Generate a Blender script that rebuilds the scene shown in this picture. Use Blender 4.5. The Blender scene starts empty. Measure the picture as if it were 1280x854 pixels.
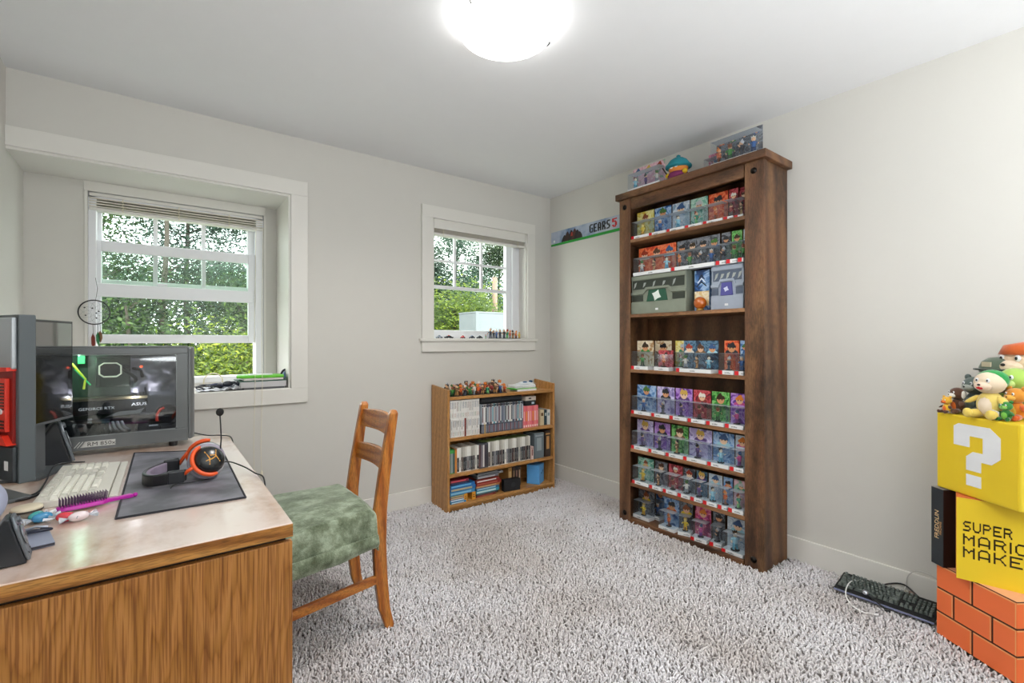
import bpy, bmesh, math, random
from mathutils import Vector, Matrix, noise as mnoise
random.seed(7)
PI = math.pi
S = bpy.context.scene
COL = S.collection
# ---------------------------------------------------------------- camera, world, exposure
YAW, HC, FPX = 0.644568, 1.18475, 588.58
cam_d = bpy.data.cameras.new('camera'); cam = bpy.data.objects.new('camera', cam_d); COL.objects.link(cam)
cam_d.sensor_width = 36; cam_d.sensor_fit = 'HORIZONTAL'; cam_d.lens = 36*FPX/1280
cam_d.clip_start = .03; cam_d.clip_end = 200
cam.location = (0, 0, HC); cam.rotation_euler = (PI/2, 0, -YAW)
S.camera = cam
W = bpy.data.worlds.new('sky'); S.world = W; W.use_nodes = True
wn = W.node_tree; bgn = wn.nodes['Background']
tc = wn.nodes.new('ShaderNodeTexCoord'); nz = wn.nodes.new('ShaderNodeTexNoise'); nz.inputs['Scale'].default_value = 2.2
nz.inputs['Detail'].default_value = 4
cr = wn.nodes.new('ShaderNodeValToRGB'); cr.color_ramp.elements[0].color = (.80, .84, .92, 1); cr.color_ramp.elements[1].color = (1, .97, .97, 1)
cr.color_ramp.elements[0].position = .3; cr.color_ramp.elements[1].position = .6
wn.links.new(tc.outputs['Generated'], nz.inputs['Vector']); wn.links.new(nz.outputs['Fac'], cr.inputs['Fac']); wn.links.new(cr.outputs['Color'], bgn.inputs['Color'])
bgn.inputs['Strength'].default_value = 6.5
sun_d = bpy.data.lights.new('sun', 'SUN'); sun_d.energy = 1.5; sun_d.angle = .3; sun_d.color = (1, .95, .86)
sun = bpy.data.objects.new('sun', sun_d); COL.objects.link(sun); sun.rotation_euler = (math.radians(38), 0, math.radians(25))
LAMP_E = 46.0
DOME_E = 6.5
# added fill light behind the camera, aimed up at the ceiling
fl_d = bpy.data.lights.new('bounce_fill', 'AREA'); fl_d.shape = 'DISK'; fl_d.size = 2.2; fl_d.energy = 105; fl_d.color = (.95, .98, 1)
fl = bpy.data.objects.new('bounce_fill', fl_d); COL.objects.link(fl); fl.location = (.95, -1.35, 1.0); fl.rotation_euler = (PI, 0, 0)
vs = S.view_settings
S.display_settings.display_device = 'sRGB'
vs.view_transform = 'Standard'; vs.look = 'None'; vs.exposure = 0.14; vs.gamma = 1.0
try: vs.use_curve_mapping = False
except Exception: pass

# ---------------------------------------------------------------- pixel to point on a room plane
_s, _c = math.sin(YAW), math.cos(YAW)
def ray(px, py):
    l = (px-640)/FPX; return (_s+l*_c, _c-l*_s, -(py-427)/FPX)
def atX(px, py, X): r = ray(px, py); t = X/r[0]; return Vector((X, t*r[1], HC+t*r[2]))
def atY(px, py, Y): r = ray(px, py); t = Y/r[1]; return Vector((t*r[0], Y, HC+t*r[2]))
def atZ(px, py, Z): r = ray(px, py); t = (Z-HC)/r[2]; return Vector((t*r[0], t*r[1], Z))

# ---------------------------------------------------------------- materials
def lin(h):
    if isinstance(h, str):
        h = h.lstrip('#'); v = [int(h[i:i+2], 16)/255 for i in (0, 2, 4)]
    else: v = list(h)
    return tuple(((x+.055)/1.055)**2.4 if x > .04045 else x/12.92 for x in v)+(1,)
_M = {}
class NT:
    def __init__(s, name):
        s.m = bpy.data.materials.new(name); s.m.use_nodes = True; s.t = s.m.node_tree; s.b = s.t.nodes['Principled BSDF']; s.out = s.t.nodes['Material Output']
    def n(s, typ, **k):
        nd = s.t.nodes.new('ShaderNode'+typ)
        for a, v in k.items():
            if a.startswith('_'): setattr(nd, a[1:], v)
            else: nd.inputs[a.replace('_', ' ')].default_value = v
        return nd
    def l(s, a, b): s.t.links.new(a, b)
    def coord(s, scale=(1, 1, 1), kind='Object', rot=(0, 0, 0)):
        t = s.n('TexCoord'); m = s.n('Mapping'); m.inputs['Scale'].default_value = scale; m.inputs['Rotation'].default_value = rot
        s.l(t.outputs[kind], m.inputs['Vector']); return m.outputs['Vector']
    def ramp(s, fac, stops):
        r = s.n('ValToRGB'); e = r.color_ramp.elements
        while len(e) < len(stops): e.new(.5)
        for i, (p, c) in enumerate(stops): e[i].position = p; e[i].color = lin(c) if len(c) != 4 or isinstance(c, str) else c
        s.l(fac, r.inputs['Fac']); return r.outputs['Color']
    def bump(s, h, strength=.3, dist=.002):
        b = s.n('Bump'); b.inputs['Strength'].default_value = strength; b.inputs['Distance'].default_value = dist
        s.l(h, b.inputs['Height']); s.l(b.outputs['Normal'], s.b.inputs['Normal'])
def mat(color, rough=.5, metal=0, name=None, bump=0, bscale=200, var=.06, spec=.5, sheen=0, emit=0):
    key = ('m', str(color), rough, metal, bump, bscale, var, spec, sheen, emit)
    if key in _M: return _M[key]
    n = NT(name or 'mat_'+str(color)); b = n.b
    c = lin(color)
    b.inputs['Roughness'].default_value = rough; b.inputs['Metallic'].default_value = metal
    b.inputs['Specular IOR Level'].default_value = spec
    if sheen: b.inputs['Sheen Weight'].default_value = sheen; b.inputs['Sheen Roughness'].default_value = .4
    v = n.coord((1, 1, 1)); nz = n.n('TexNoise', Scale=12 if bscale < 400 else 40, Detail=3); n.l(v, nz.inputs['Vector'])
    hs = n.n('HueSaturation'); hs.inputs['Color'].default_value = c
    mr = n.n('MapRange'); mr.inputs['To Min'].default_value = 1-var; mr.inputs['To Max'].default_value = 1+var
    n.l(nz.outputs['Fac'], mr.inputs['Value']); n.l(mr.outputs['Result'], hs.inputs['Value']); n.l(hs.outputs['Color'], b.inputs['Base Color'])
    if emit: b.inputs['Emission Color'].default_value = c; b.inputs['Emission Strength'].default_value = emit
    if bump:
        nb = n.n('TexNoise', Scale=bscale, Detail=2); n.l(v, nb.inputs['Vector']); n.bump(nb.outputs['Fac'], bump, .002)
    _M[key] = n.m; return n.m
def wood(name, dark, mid, light, grain='Z', scale=9, dist=5, rough=.4, wear=0, coat=0):
    key = ('w', name, grain)
    if key in _M: return _M[key]
    n = NT(name+'_'+grain.lower()); b = n.b; b.inputs['Roughness'].default_value = rough
    st = {'X': (.09, 1, 1), 'Y': (1, .09, 1), 'Z': (1, 1, .09)}[grain]
    v = n.coord(st)
    w = n.n('TexWave', Scale=scale, Distortion=dist, Detail=2.5); w.inputs['Detail Scale'].default_value = 1.2
    w.wave_type = 'BANDS'; w.bands_direction = 'DIAGONAL'; n.l(v, w.inputs['Vector'])
    col = n.ramp(w.outputs['Fac'], [(0, dark), (.35, mid), (1, light)])
    st2 = tuple(x*(1 if x < 1 else 1) for x in st); v2 = n.coord(tuple(120*x if x == 1 else 9 for x in st))
    f = n.n('TexNoise', Scale=4, Detail=3); n.l(v2, f.inputs['Vector'])
    fc = n.ramp(f.outputs['Fac'], [(.38, '8a8a8a'), (.55, 'ffffff')])
    mx = n.n('Mix', _data_type='RGBA', _blend_type='MULTIPLY'); mx.inputs[0].default_value = .55
    n.l(col, mx.inputs[6]); n.l(fc, mx.inputs[7]); o = mx.outputs[2]
    if wear:
        wz = n.n('TexNoise', Scale=5, Detail=5, Roughness=.7); n.l(n.coord((1, 1, .5) if grain == 'Z' else (1, .5, 1)), wz.inputs['Vector'])
        wc = n.ramp(wz.outputs['Fac'], [(.35, '6c6460'), (.5, 'ffffff'), (.7, 'ffe9d8')])
        m2 = n.n('Mix', _data_type='RGBA', _blend_type='MULTIPLY'); m2.inputs[0].default_value = wear
        n.l(o, m2.inputs[6]); n.l(wc, m2.inputs[7]); o = m2.outputs[2]
    n.l(o, b.inputs['Base Color']); n.bump(f.outputs['Fac'], .15, .001)
    if coat: b.inputs['Coat Weight'].default_value = coat; b.inputs['Coat Roughness'].default_value = .15
    _M[key] = n.m; return n.m
def clear(name, tint='ffffff', refl=.08, rough=.02, opac=0.0):
    key = ('c', name)
    if key in _M: return _M[key]
    n = NT(name); t = n.t; tr = n.n('BsdfTransparent'); tr.inputs['Color'].default_value = lin(tint)
    gl = n.n('BsdfGlossy'); gl.inputs['Roughness'].default_value = rough
    fr = n.n('LayerWeight'); pw = n.n('Math', _operation='POWER'); pw.inputs[1].default_value = 4; n.l(fr.outputs['Facing'], pw.inputs[0])
    ad = n.n('Math', _operation='MULTIPLY_ADD'); ad.inputs[1].default_value = .6; ad.inputs[2].default_value = .008+refl*.4
    n.l(pw.outputs[0], ad.inputs[0])
    mx = n.n('MixShader'); n.l(ad.outputs[0], mx.inputs['Fac']); n.l(tr.outputs[0], mx.inputs[1]); n.l(gl.outputs[0], mx.inputs[2])
    o = mx.outputs[0]
    if opac:
        df = n.n('BsdfDiffuse'); df.inputs['Color'].default_value = lin('e8ecf2'); m2 = n.n('MixShader'); m2.inputs['Fac'].default_value = opac
        n.l(o, m2.inputs[1]); n.l(df.outputs[0], m2.inputs[2]); o = m2.outputs[0]
    n.l(o, n.out.inputs['Surface']); _M[key] = n.m; return n.m
def printed(c1, c2, c3, scale=18):
    key = ('p', c1, c2, c3, scale)
    if key in _M: return _M[key]
    n = NT('printed_card_'+c1); n.b.inputs['Roughness'].default_value = .35
    oi = n.n('ObjectInfo'); vm = n.n('VectorMath', _operation='ADD'); n.l(n.coord(), vm.inputs[0]); n.l(oi.outputs['Location'], vm.inputs[1])
    v = n.n('TexNoise', Scale=scale, Detail=2.5, Distortion=1.2); n.l(vm.outputs[0], v.inputs['Vector'])
    n.l(n.ramp(v.outputs['Fac'], [(.36, c1), (.47, c2), (.56, c1), (.64, c3)]), n.b.inputs['Base Color']); _M[key] = n.m; return n.m
OAK_D = ('8a5320', 'b07a3c', 'bf8d4e')
def desk_oak(g): return wood('desk_oak', '8f5a26', 'b3793a', 'c08a48', g, 11, 7, .32)
def shelf_oak(g): return wood('shelf_oak', 'bd8548', 'c89152', 'd09a5c', g, 14, 5, .4)
def walnut(g): return wood('rustic_walnut', '62422a', '765036', '86603f', g, 4.5, 4, .5, wear=.75)
def walnut2(g): return wood('shelf_walnut', '80583a', '986d48', 'ab7f58', g, 4.5, 4, .5, wear=.5)
def honey(g): return wood('honey_oak', 'a3581a', 'bd6f26', 'cb8236', g, 14, 4, .28, coat=.3)
PAINT = mat('d6d4ce', .85, bump=.12, bscale=350, var=.012, name='wall_paint')
CEIL = mat('eeeff1', .9, bump=.2, bscale=260, var=.012, name='ceiling_paint')
TRIM = mat('e4e2dc', .4, var=.01, name='trim_paint')
VINYL = mat('eceef2', .3, var=.01, name='white_vinyl')
BLACK = mat('17181a', .4); DARK = mat('2b2e31', .45); GREY = mat('55595c', .45)
WHITE = mat('eef0f2', .4); RED = mat('d8232b', .4)
CLEARP = clear('clear_plastic', 'f4f8fb', .12, .08, .02); GLASS = clear('window_glass', 'eef5f0', .03, .0)

# ---------------------------------------------------------------- mesh builder
class MB:
    def __init__(s): s.v = []; s.f = []; s.mi = []; s.m = 0; s.T = None; s.ms = []
    def add(s, vs, fs):
        o = len(s.v)
        s.v += [tuple(s.T @ Vector(p)) if s.T else tuple(p) for p in vs]
        s.f += [tuple(i+o for i in f) for f in fs]; s.mi += [s.m]*len(fs); return s
    def box(s, x0, x1, y0, y1, z0, z1):
        return s.add([(x0, y0, z0), (x1, y0, z0), (x1, y1, z0), (x0, y1, z0), (x0, y0, z1), (x1, y0, z1), (x1, y1, z1), (x0, y1, z1)],
                     [(0, 3, 2, 1), (4, 5, 6, 7), (0, 1, 5, 4), (1, 2, 6, 5), (2, 3, 7, 6), (3, 0, 4, 7)])
    def cbox(s, c, d): return s.box(c[0]-d[0]/2, c[0]+d[0]/2, c[1]-d[1]/2, c[1]+d[1]/2, c[2]-d[2]/2, c[2]+d[2]/2)
    def ell(s, c, r, n=10, k=6, R=None):
        vs = [(0, 0, r[2])]; fs = []
        for j in range(1, k):
            a = PI*j/k
            for i in range(n): b = 2*PI*i/n; vs.append((r[0]*math.sin(a)*math.cos(b), r[1]*math.sin(a)*math.sin(b), r[2]*math.cos(a)))
        vs.append((0, 0, -r[2])); L = len(vs)-1
        for i in range(n): fs.append((0, 1+i, 1+(i+1) % n)); fs.append((L, 1+(k-2)*n+(i+1) % n, 1+(k-2)*n+i))
        for j in range(k-2):
            for i in range(n): a = 1+j*n+i; b = 1+j*n+(i+1) % n; fs.append((a, a+n, b+n, b))
        if R is not None: vs = [R @ Vector(p) for p in vs]
        return s.add([(p[0]+c[0], p[1]+c[1], p[2]+c[2]) for p in vs], fs)
    def rings(s, rr, cap=True):
        n = len(rr[0]); vs = [p for r in rr for p in r]; fs = []
        for j in range(len(rr)-1):
            for i in range(n): fs.append((j*n+i, j*n+(i+1) % n, (j+1)*n+(i+1) % n, (j+1)*n+i))
        if cap: fs.append(tuple(range(n-1, -1, -1))); fs.append(tuple((len(rr)-1)*n+i for i in range(n)))
        return s.add(vs, fs)
    def lathe(s, prof, c=(0, 0, 0), n=24, cap=True, R=None):
        rr = []
        for r, z in prof:
            ring = [Vector((r*math.cos(2*PI*i/n), r*math.sin(2*PI*i/n), z)) for i in range(n)]
            if R is not None: ring = [R @ p for p in ring]
            rr.append([(p[0]+c[0], p[1]+c[1], p[2]+c[2]) for p in ring])
        return s.rings(rr, cap)
    def cyl(s, p0, p1, r0, r1=None, n=10):
        p0, p1 = Vector(p0), Vector(p1); r1 = r0 if r1 is None else r1; d = (p1-p0).normalized()
        a = d.orthogonal().normalized(); b = d.cross(a)
        return s.rings([[p+(a*math.cos(2*PI*i/n)+b*math.sin(2*PI*i/n))*r for i in range(n)] for p, r in ((p0, r0), (p1, r1))])
    def tube(s, pts, r, n=6, closed=False):
        P = [Vector(p) for p in pts]; rr = []; up = None
        for i, p in enumerate(P):
            d = ((P[(i+1) % len(P)] if closed or i+1 < len(P) else p)-(P[i-1] if closed or i > 0 else p))
            d = d.normalized() if d.length > 1e-9 else Vector((0, 0, 1))
            if up is None: up = d.orthogonal().normalized()
            up = (up-d*up.dot(d)); up = up.normalized() if up.length > 1e-6 else d.orthogonal().normalized(); b = d.cross(up)
            rad = r[i] if isinstance(r, (list, tuple)) else r
            rr.append([p+(up*math.cos(2*PI*k/n)+b*math.sin(2*PI*k/n))*rad for k in range(n)])
        if closed: rr.append(rr[0]); return s.rings(rr, False)
        return s.rings(rr)
    def prism(s, poly, ax, a0, a1):
        # poly: 2D points in the plane normal to ax; extruded from a0 to a1
        def P(u, v, w): return {'X': (w, u, v), 'Y': (u, w, v), 'Z': (u, v, w)}[ax]
        n = len(poly); vs = [P(u, v, a0) for u, v in poly]+[P(u, v, a1) for u, v in poly]
        fs = [tuple(range(n))[::-1], tuple(range(n, 2*n))]+[(i, (i+1) % n, n+(i+1) % n, n+i) for i in range(n)]
        return s.add(vs, fs)
    def grid(s, fn, nu, nv):
        vs = [fn(i/nu, j/nv) for j in range(nv+1) for i in range(nu+1)]
        return s.add(vs, [(j*(nu+1)+i, j*(nu+1)+i+1, (j+1)*(nu+1)+i+1, (j+1)*(nu+1)+i) for j in range(nv) for i in range(nu)])
    def mesh(s, name, mats, smooth=False, fix=True):
        me = bpy.data.meshes.new(name); me.from_pydata(s.v, [], s.f)
        for m in (mats if isinstance(mats, (list, tuple)) else [mats]): me.materials.append(m)
        me.polygons.foreach_set('material_index', s.mi)
        if fix:
            bm = bmesh.new(); bm.from_mesh(me); bmesh.ops.recalc_face_normals(bm, faces=bm.faces); bm.to_mesh(me); bm.free()
        if smooth:
            me.polygons.foreach_set('use_smooth', [True]*len(me.polygons))
        me.update(); return me
def put(name, me, parent=None, loc=(0, 0, 0), rot=(0, 0, 0)):
    o = bpy.data.objects.new(name, me); COL.objects.link(o); o.location = loc; o.rotation_euler = rot
    if parent: o.parent = parent
    return o
def ob(name, mb, mats, parent=None, smooth=False, bevel=0, loc=(0, 0, 0), rot=(0, 0, 0), label=None, seg=2, auto=False):
    o = put(name, mb.mesh(name, mats, smooth or auto), parent, loc, rot)
    if bevel:
        b = o.modifiers.new('bevel', 'BEVEL'); b.width = bevel; b.segments = seg; b.limit_method = 'ANGLE'; b.angle_limit = .6
    if auto or (bevel and smooth): 
        w = o.modifiers.new('wn', 'WEIGHTED_NORMAL') if bevel else None
    if label: o['label'] = label
    return o
def tag(o, label, cat, group=None, kind=None):
    o['label'] = label; o['category'] = cat
    if group: o['group'] = group
    if kind: o['kind'] = kind
    return o
def thing(name, label, cat, loc=(0, 0, 0), rz=0, group=None):
    o = bpy.data.objects.new(name, None); o.empty_display_size = .05; COL.objects.link(o); o.location = loc; o.rotation_euler = (0, 0, rz)
    return tag(o, label, cat, group)
def struct(name, mb, mats, parent=None, **k):
    o = ob(name, mb, mats, parent, **k)
    if not parent: o['kind'] = 'structure'
    return o
def text_mesh(txt, size, mats, depth=.0006, sx=1.0):
    cu = bpy.data.curves.new('lettering', 'FONT'); cu.body = txt; cu.size = size; cu.extrude = depth; cu.align_x = 'LEFT'; cu.resolution_u = 2
    t = bpy.data.objects.new('tmp', cu); COL.objects.link(t); bpy.context.view_layer.update()
    dg = bpy.context.evaluated_depsgraph_get(); me = bpy.data.meshes.new_from_object(t.evaluated_get(dg)); me.name = 'lettering'
    bpy.data.objects.remove(t); bpy.data.curves.remove(cu)
    if sx != 1: me.transform(Matrix.Diagonal((sx, 1, 1, 1)))
    me.materials.clear(); me.materials.append(mats); return me
ORD = 'first second third fourth fifth sixth seventh eighth ninth tenth eleventh twelfth thirteenth fourteenth fifteenth sixteenth seventeenth eighteenth nineteenth twentieth'.split()
def ordn(i):
    if i < 20: return ORD[i]
    t = {2: 'twenty', 3: 'thirty', 4: 'forty', 5: 'fifty'}[(i+1)//10]; u = (i+1) % 10
    return {2: 'twentieth', 3: 'thirtieth', 4: 'fortieth', 5: 'fiftieth'}[(i+1)//10] if u == 0 else t+'-'+ORD[u-1]

# ---------------------------------------------------------------- the room
XL, XR, YB, YF, H = -.557, 2.7597, 3.1115, -2.6, 2.44
RY = 3.47                                   # back of the window recess
R0, R1, RZ0, RZ1 = XL, .646, .903, 2.08     # recess opening
A0, A1, AZ0, AZ1 = 1.608, 2.492, 1.208, 2.09 # second window opening
T = .14
mb = MB(); mb.box(XL-T, XR+T, YF-T, YB+.6, -.12, 0); struct('floor', mb, mat('7d7773', .95, name='carpet_backing'))
mb = MB(); mb.box(XL-T, XR+T, YF-T, YB+T, H, H+.12); struct('ceiling', mb, CEIL)
mb = MB()
mb.box(XL-T, XR+T, YB, YB+T, RZ1, H); mb.box(XL-T, XR+T, YB, YB+T, 0, RZ0-.03); mb.box(R1, A0, YB, YB+T, RZ0-.03, RZ1); mb.box(A1, XR+T, YB, YB+T, RZ0-.03, RZ1)
mb.box(A0, A1, YB, YB+T, RZ0-.03, AZ0-.02)
struct('wall_back', mb, PAINT)
mb = MB(); mb.box(XR, XR+T, YF, YB, 0, H); struct('wall_right', mb, PAINT)
mb = MB(); mb.box(XL-T, XL, YF, YB+.5, 0, H); struct('wall_left', mb, PAINT)
mb = MB(); mb.box(XL-T, XR+T, YF-T, YF, 0, H); struct('wall_front', mb, PAINT)
# recess of the first window
wX0, wX1, wZ0, wZ1 = -.309, .557, .93, 2.012
mb = MB()
mb.box(XL, wX0, RY, RY+.15, RZ0-.03, RZ1); mb.box(wX1, R1+T, RY, RY+.15, RZ0-.03, RZ1); mb.box(wX0, wX1, RY, RY+.15, wZ1, RZ1)
mb.box(wX0, wX1, RY, RY+.15, RZ0-.03, wZ0)
mb.box(R1, R1+T, YB+T, RY, RZ0-.03, RZ1); mb.box(XL, R1+T, YB+T, RY+.15, RZ1, RZ1+.1); mb.box(XL, R1+T, YB+T, RY+.15, RZ0-.15, RZ0-.03)
struct('wall_recess', mb, PAINT)
mb = MB(); mb.box(XL, R1, YB-.012, RY, RZ0-.03, RZ0); struct('trim_1', mb, TRIM, bevel=.003)        # deep sill of the recess
mb = MB(); mb.box(XL, R1+.0, YB-.004, RY, RZ1-.012, RZ1)
mb.box(R1-.012, R1, YB-.004, RY, RZ0, RZ1-.012); struct('trim_2', mb, TRIM)
# casings
t3 = thing('trim_3', '', ''); 
for k in ('label', 'category'): del t3[k]
t3['kind'] = 'structure'
def cas(x0, x1, z0, z1, y0=YB-.02, y1=YB, p=t3, n='casing_board'): ob(n, MB().box(x0, x1, y0, y1, z0, z1), TRIM, p, bevel=.0025)
cas(XL, .743, RZ1, 2.171); cas(R1, .743, RZ0-.003, RZ1); cas(XL, .741, .810, RZ0-.003)
t4 = thing('trim_4', '', '')
for k in ('label', 'category'): del t4[k]
t4['kind'] = 'structure'
cas(1.518, 2.573, AZ1, 2.178, p=t4); cas(1.518, A0, AZ0, AZ1, p=t4); cas(A1, 2.573, AZ0, AZ1, p=t4)
cas(1.518, 2.573, 1.109, AZ0-.022, p=t4, n='apron'); cas(1.50, 2.59, AZ0-.022, AZ0, YB-.035, YB+.12, t4, 'stool')
mb = MB(); mb.box(A0-.001, A0+.012, YB-.003, YB+T, AZ0, AZ1); mb.box(A1-.012, A1+.001, YB-.003, YB+T, AZ0, AZ1); mb.box(A0, A1, YB-.003, YB+T, AZ1-.012, AZ1+.001); struct('trim_5', mb, TRIM)
def baseboard(name, mb): struct(name, mb, TRIM, bevel=.003)
BH = .128
baseboard('baseboard_back', MB().box(XL, XR-.015, YB-.015, YB, 0, BH)); baseboard('baseboard_right', MB().box(XR-.015, XR, YF, YB, 0, BH))
baseboard('baseboard_left', MB().box(XL, XL+.015, YF, YB-.015, 0, BH)); baseboard('baseboard_front', MB().box(XL+.015, XR-.015, YF, YF+.015, 0, BH))

# window 1: double hung, lower sash raised
def window(name):
    w = bpy.data.objects.new(name, None); COL.objects.link(w); w['kind'] = 'structure'; return w
w1 = window('window_1'); y = RY
f = MB(); f.box(wX0, wX0+.035, y+.005, y+.13, wZ0, wZ1); f.box(wX1-.045, wX1, y+.005, y+.13, wZ0, wZ1); f.box(wX0, wX1, y+.005, y+.13, wZ1-.03, wZ1); f.box(wX0, wX1, y+.0, y+.13, wZ0, wZ0+.035)
ob('window_frame', f, VINYL, w1, bevel=.003)
g0, g1 = -.255, .472      # glass edges in X
def sash(nm, z0, z1, yy, rail_t, rail_b, vb=()):
    s = MB(); a, b = g0-.04, g1+.045
    s.box(a, g0, yy, yy+.03, z0, z1); s.box(g1, b, yy, yy+.03, z0, z1); s.box(g0, g1, yy, yy+.03, z1-rail_t, z1); s.box(g0, g1, yy, yy+.03, z0, z0+rail_b)
    so = ob(nm, s, VINYL, w1, bevel=.003)
    ob('pane', MB().box(g0, g1, yy+.013, yy+.017, z0+rail_b, z1-rail_t), GLASS, so)
    for x in vb: ob('muntin', MB().box(x-.011, x+.011, yy+.006, yy+.024, z0+rail_b, z1-rail_t), VINYL, so)
    return so
sash('upper_sash', 1.49, 1.985, y+.075, .045, .05, (-.012, .23))
sash('lower_sash', 1.175, 1.755, y+.035, .06, .05)
ob('muntin', MB().box(-.024, -.002, y+.05, y+.06, 1.45, 1.70), VINYL, w1); ob('muntin', MB().box(.218, .240, y+.05, y+.06, 1.45, 1.70), VINYL, w1)
ob('meeting_rail', MB().box(g0-.03, g1+.03, y+.02, y+.036, 1.437, 1.512), VINYL, w1, bevel=.004)
ob('sash_lock', MB().cbox((.02, y+.018, 1.52), (.05, .02, .014)), VINYL, w1, bevel=.003)
struct('trim_6', MB().box(-.326, .565, y-.01, y, 2.013, RZ1-.012), TRIM, bevel=.002)
struct('trim_7', MB().box(wX0-.012, wX0, y-.008, y+.0, RZ0, 2.013).box(wX1, wX1+.012, y-.008, y, RZ0, 2.013), TRIM)
# blinds drawn up
SLAT = mat('d9d4c8', .5, var=.02); CORD = mat('e6dfc8', .7)
def blind(label, x0, x1, y0, y1, ztop, zbot, ladders, n, cat='blind', head=.04):
    t = thing('window_blind', label, cat, ((x0+x1)/2, (y0+y1)/2, zbot)); ox, oy, oz = t.location
    ob('head_rail', MB().box(x0-ox, x1-ox, y0-oy, y1-oy, ztop-head-oz, ztop-oz), TRIM, t, bevel=.002)
    st = (ztop-head-zbot-.018)/n
    me = MB().box(x0-ox, x1-ox, y0-oy+.002, y1-oy-.002, 0, st*.42).mesh('slat', SLAT)
    for i in range(n): put('slat', me, t, (0, 0, .018+i*st), (math.radians(random.uniform(-1, 1)), 0, 0))
    ob('bottom_rail', MB().box(x0-ox, x1-ox, y0-oy-.002, y1-oy+.002, 0, .015), TRIM, t, bevel=.002)
    for x in ladders: ob('ladder_cord', MB().tube([(x-ox+.004*math.sin(k*2.1), y0-oy-.004-.002*math.cos(k*3), k/10*(ztop-head-oz)) for k in range(11)], .0022, 5), CORD, t)
    return t
b1 = blind('white slatted blind drawn up over the large recessed window', wX0+.006, wX1-.006, RY-.004, RY+.05, 2.008, 1.912, (-.16, .10, .36), 4, head=.018)
b2 = blind('white slatted blind drawn up over the small window', A0+.016, A1-.016, YB+.006, YB+.058, 2.075, 1.975, (1.70, 2.05, 2.40), 5, head=.048)
ob('valance', MB().box(A0+.014-b2.location[0], A1-.014-b2.location[0], -.034, -.026, .045, .108), TRIM, b2, bevel=.001)
for lbl, px in (('thin cream pull cord left of the pair hanging from the large window blind', 318), ('thin cream pull cord right of the pair hanging from the large window blind', 327)):
    p = [atY(px+2, 285, RY-.01), atY(px, 420, RY-.06), atY(px+1, 478, YB-.03), atY(px-1, 560, YB-.03), atY(px, 592, YB-.03)]
    o = thing('blind_cord', lbl, 'cord', p[-1]); ob('cord_line', MB().tube([q-p[-1] for q in p], .0013, 5), CORD, o)
    ob('tassel', MB().lathe([(.001, .02), (.006, .01), (.008, -.012), (.004, -.018)], n=10), CORD, o, smooth=True)

# window 2: fixed pane with grille and a side frame
w2 = window('window_2'); y = YB+.09; gx0, gx1 = A0+.02, 2.345
f = MB(); f.box(A0+.012, gx0, y, y+.04, AZ0, AZ1-.012); f.box(gx1, gx1+.045, y, y+.04, AZ0, AZ1-.012); f.box(gx1+.045, gx1+.075, y-.03, y+.04, AZ0, AZ1); f.box(gx1+.075, A1-.012, y-.005, y+.04, AZ0, AZ1)
f.box(gx0, gx1, y, y+.04, AZ1-.05, AZ1-.012); f.box(gx0, gx1, y, y+.04, AZ0, 1.272)
ob('window_frame', f, VINYL, w2, bevel=.003); ob('pane', MB().box(gx0, gx1, y+.018, y+.022, 1.272, AZ1-.05), GLASS, w2)
for x in (1.857, 2.105): ob('muntin', MB().box(x-.009, x+.009, y+.010, y+.030, 1.60, AZ1-.05), VINYL, w2)
ob('muntin', MB().box(gx0, gx1, y+.011, y+.029, 1.795, 1.812), VINYL, w2); ob('meeting_rail', MB().box(gx0, gx1, y+.004, y+.036, 1.59, 1.614), VINYL, w2)

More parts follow.
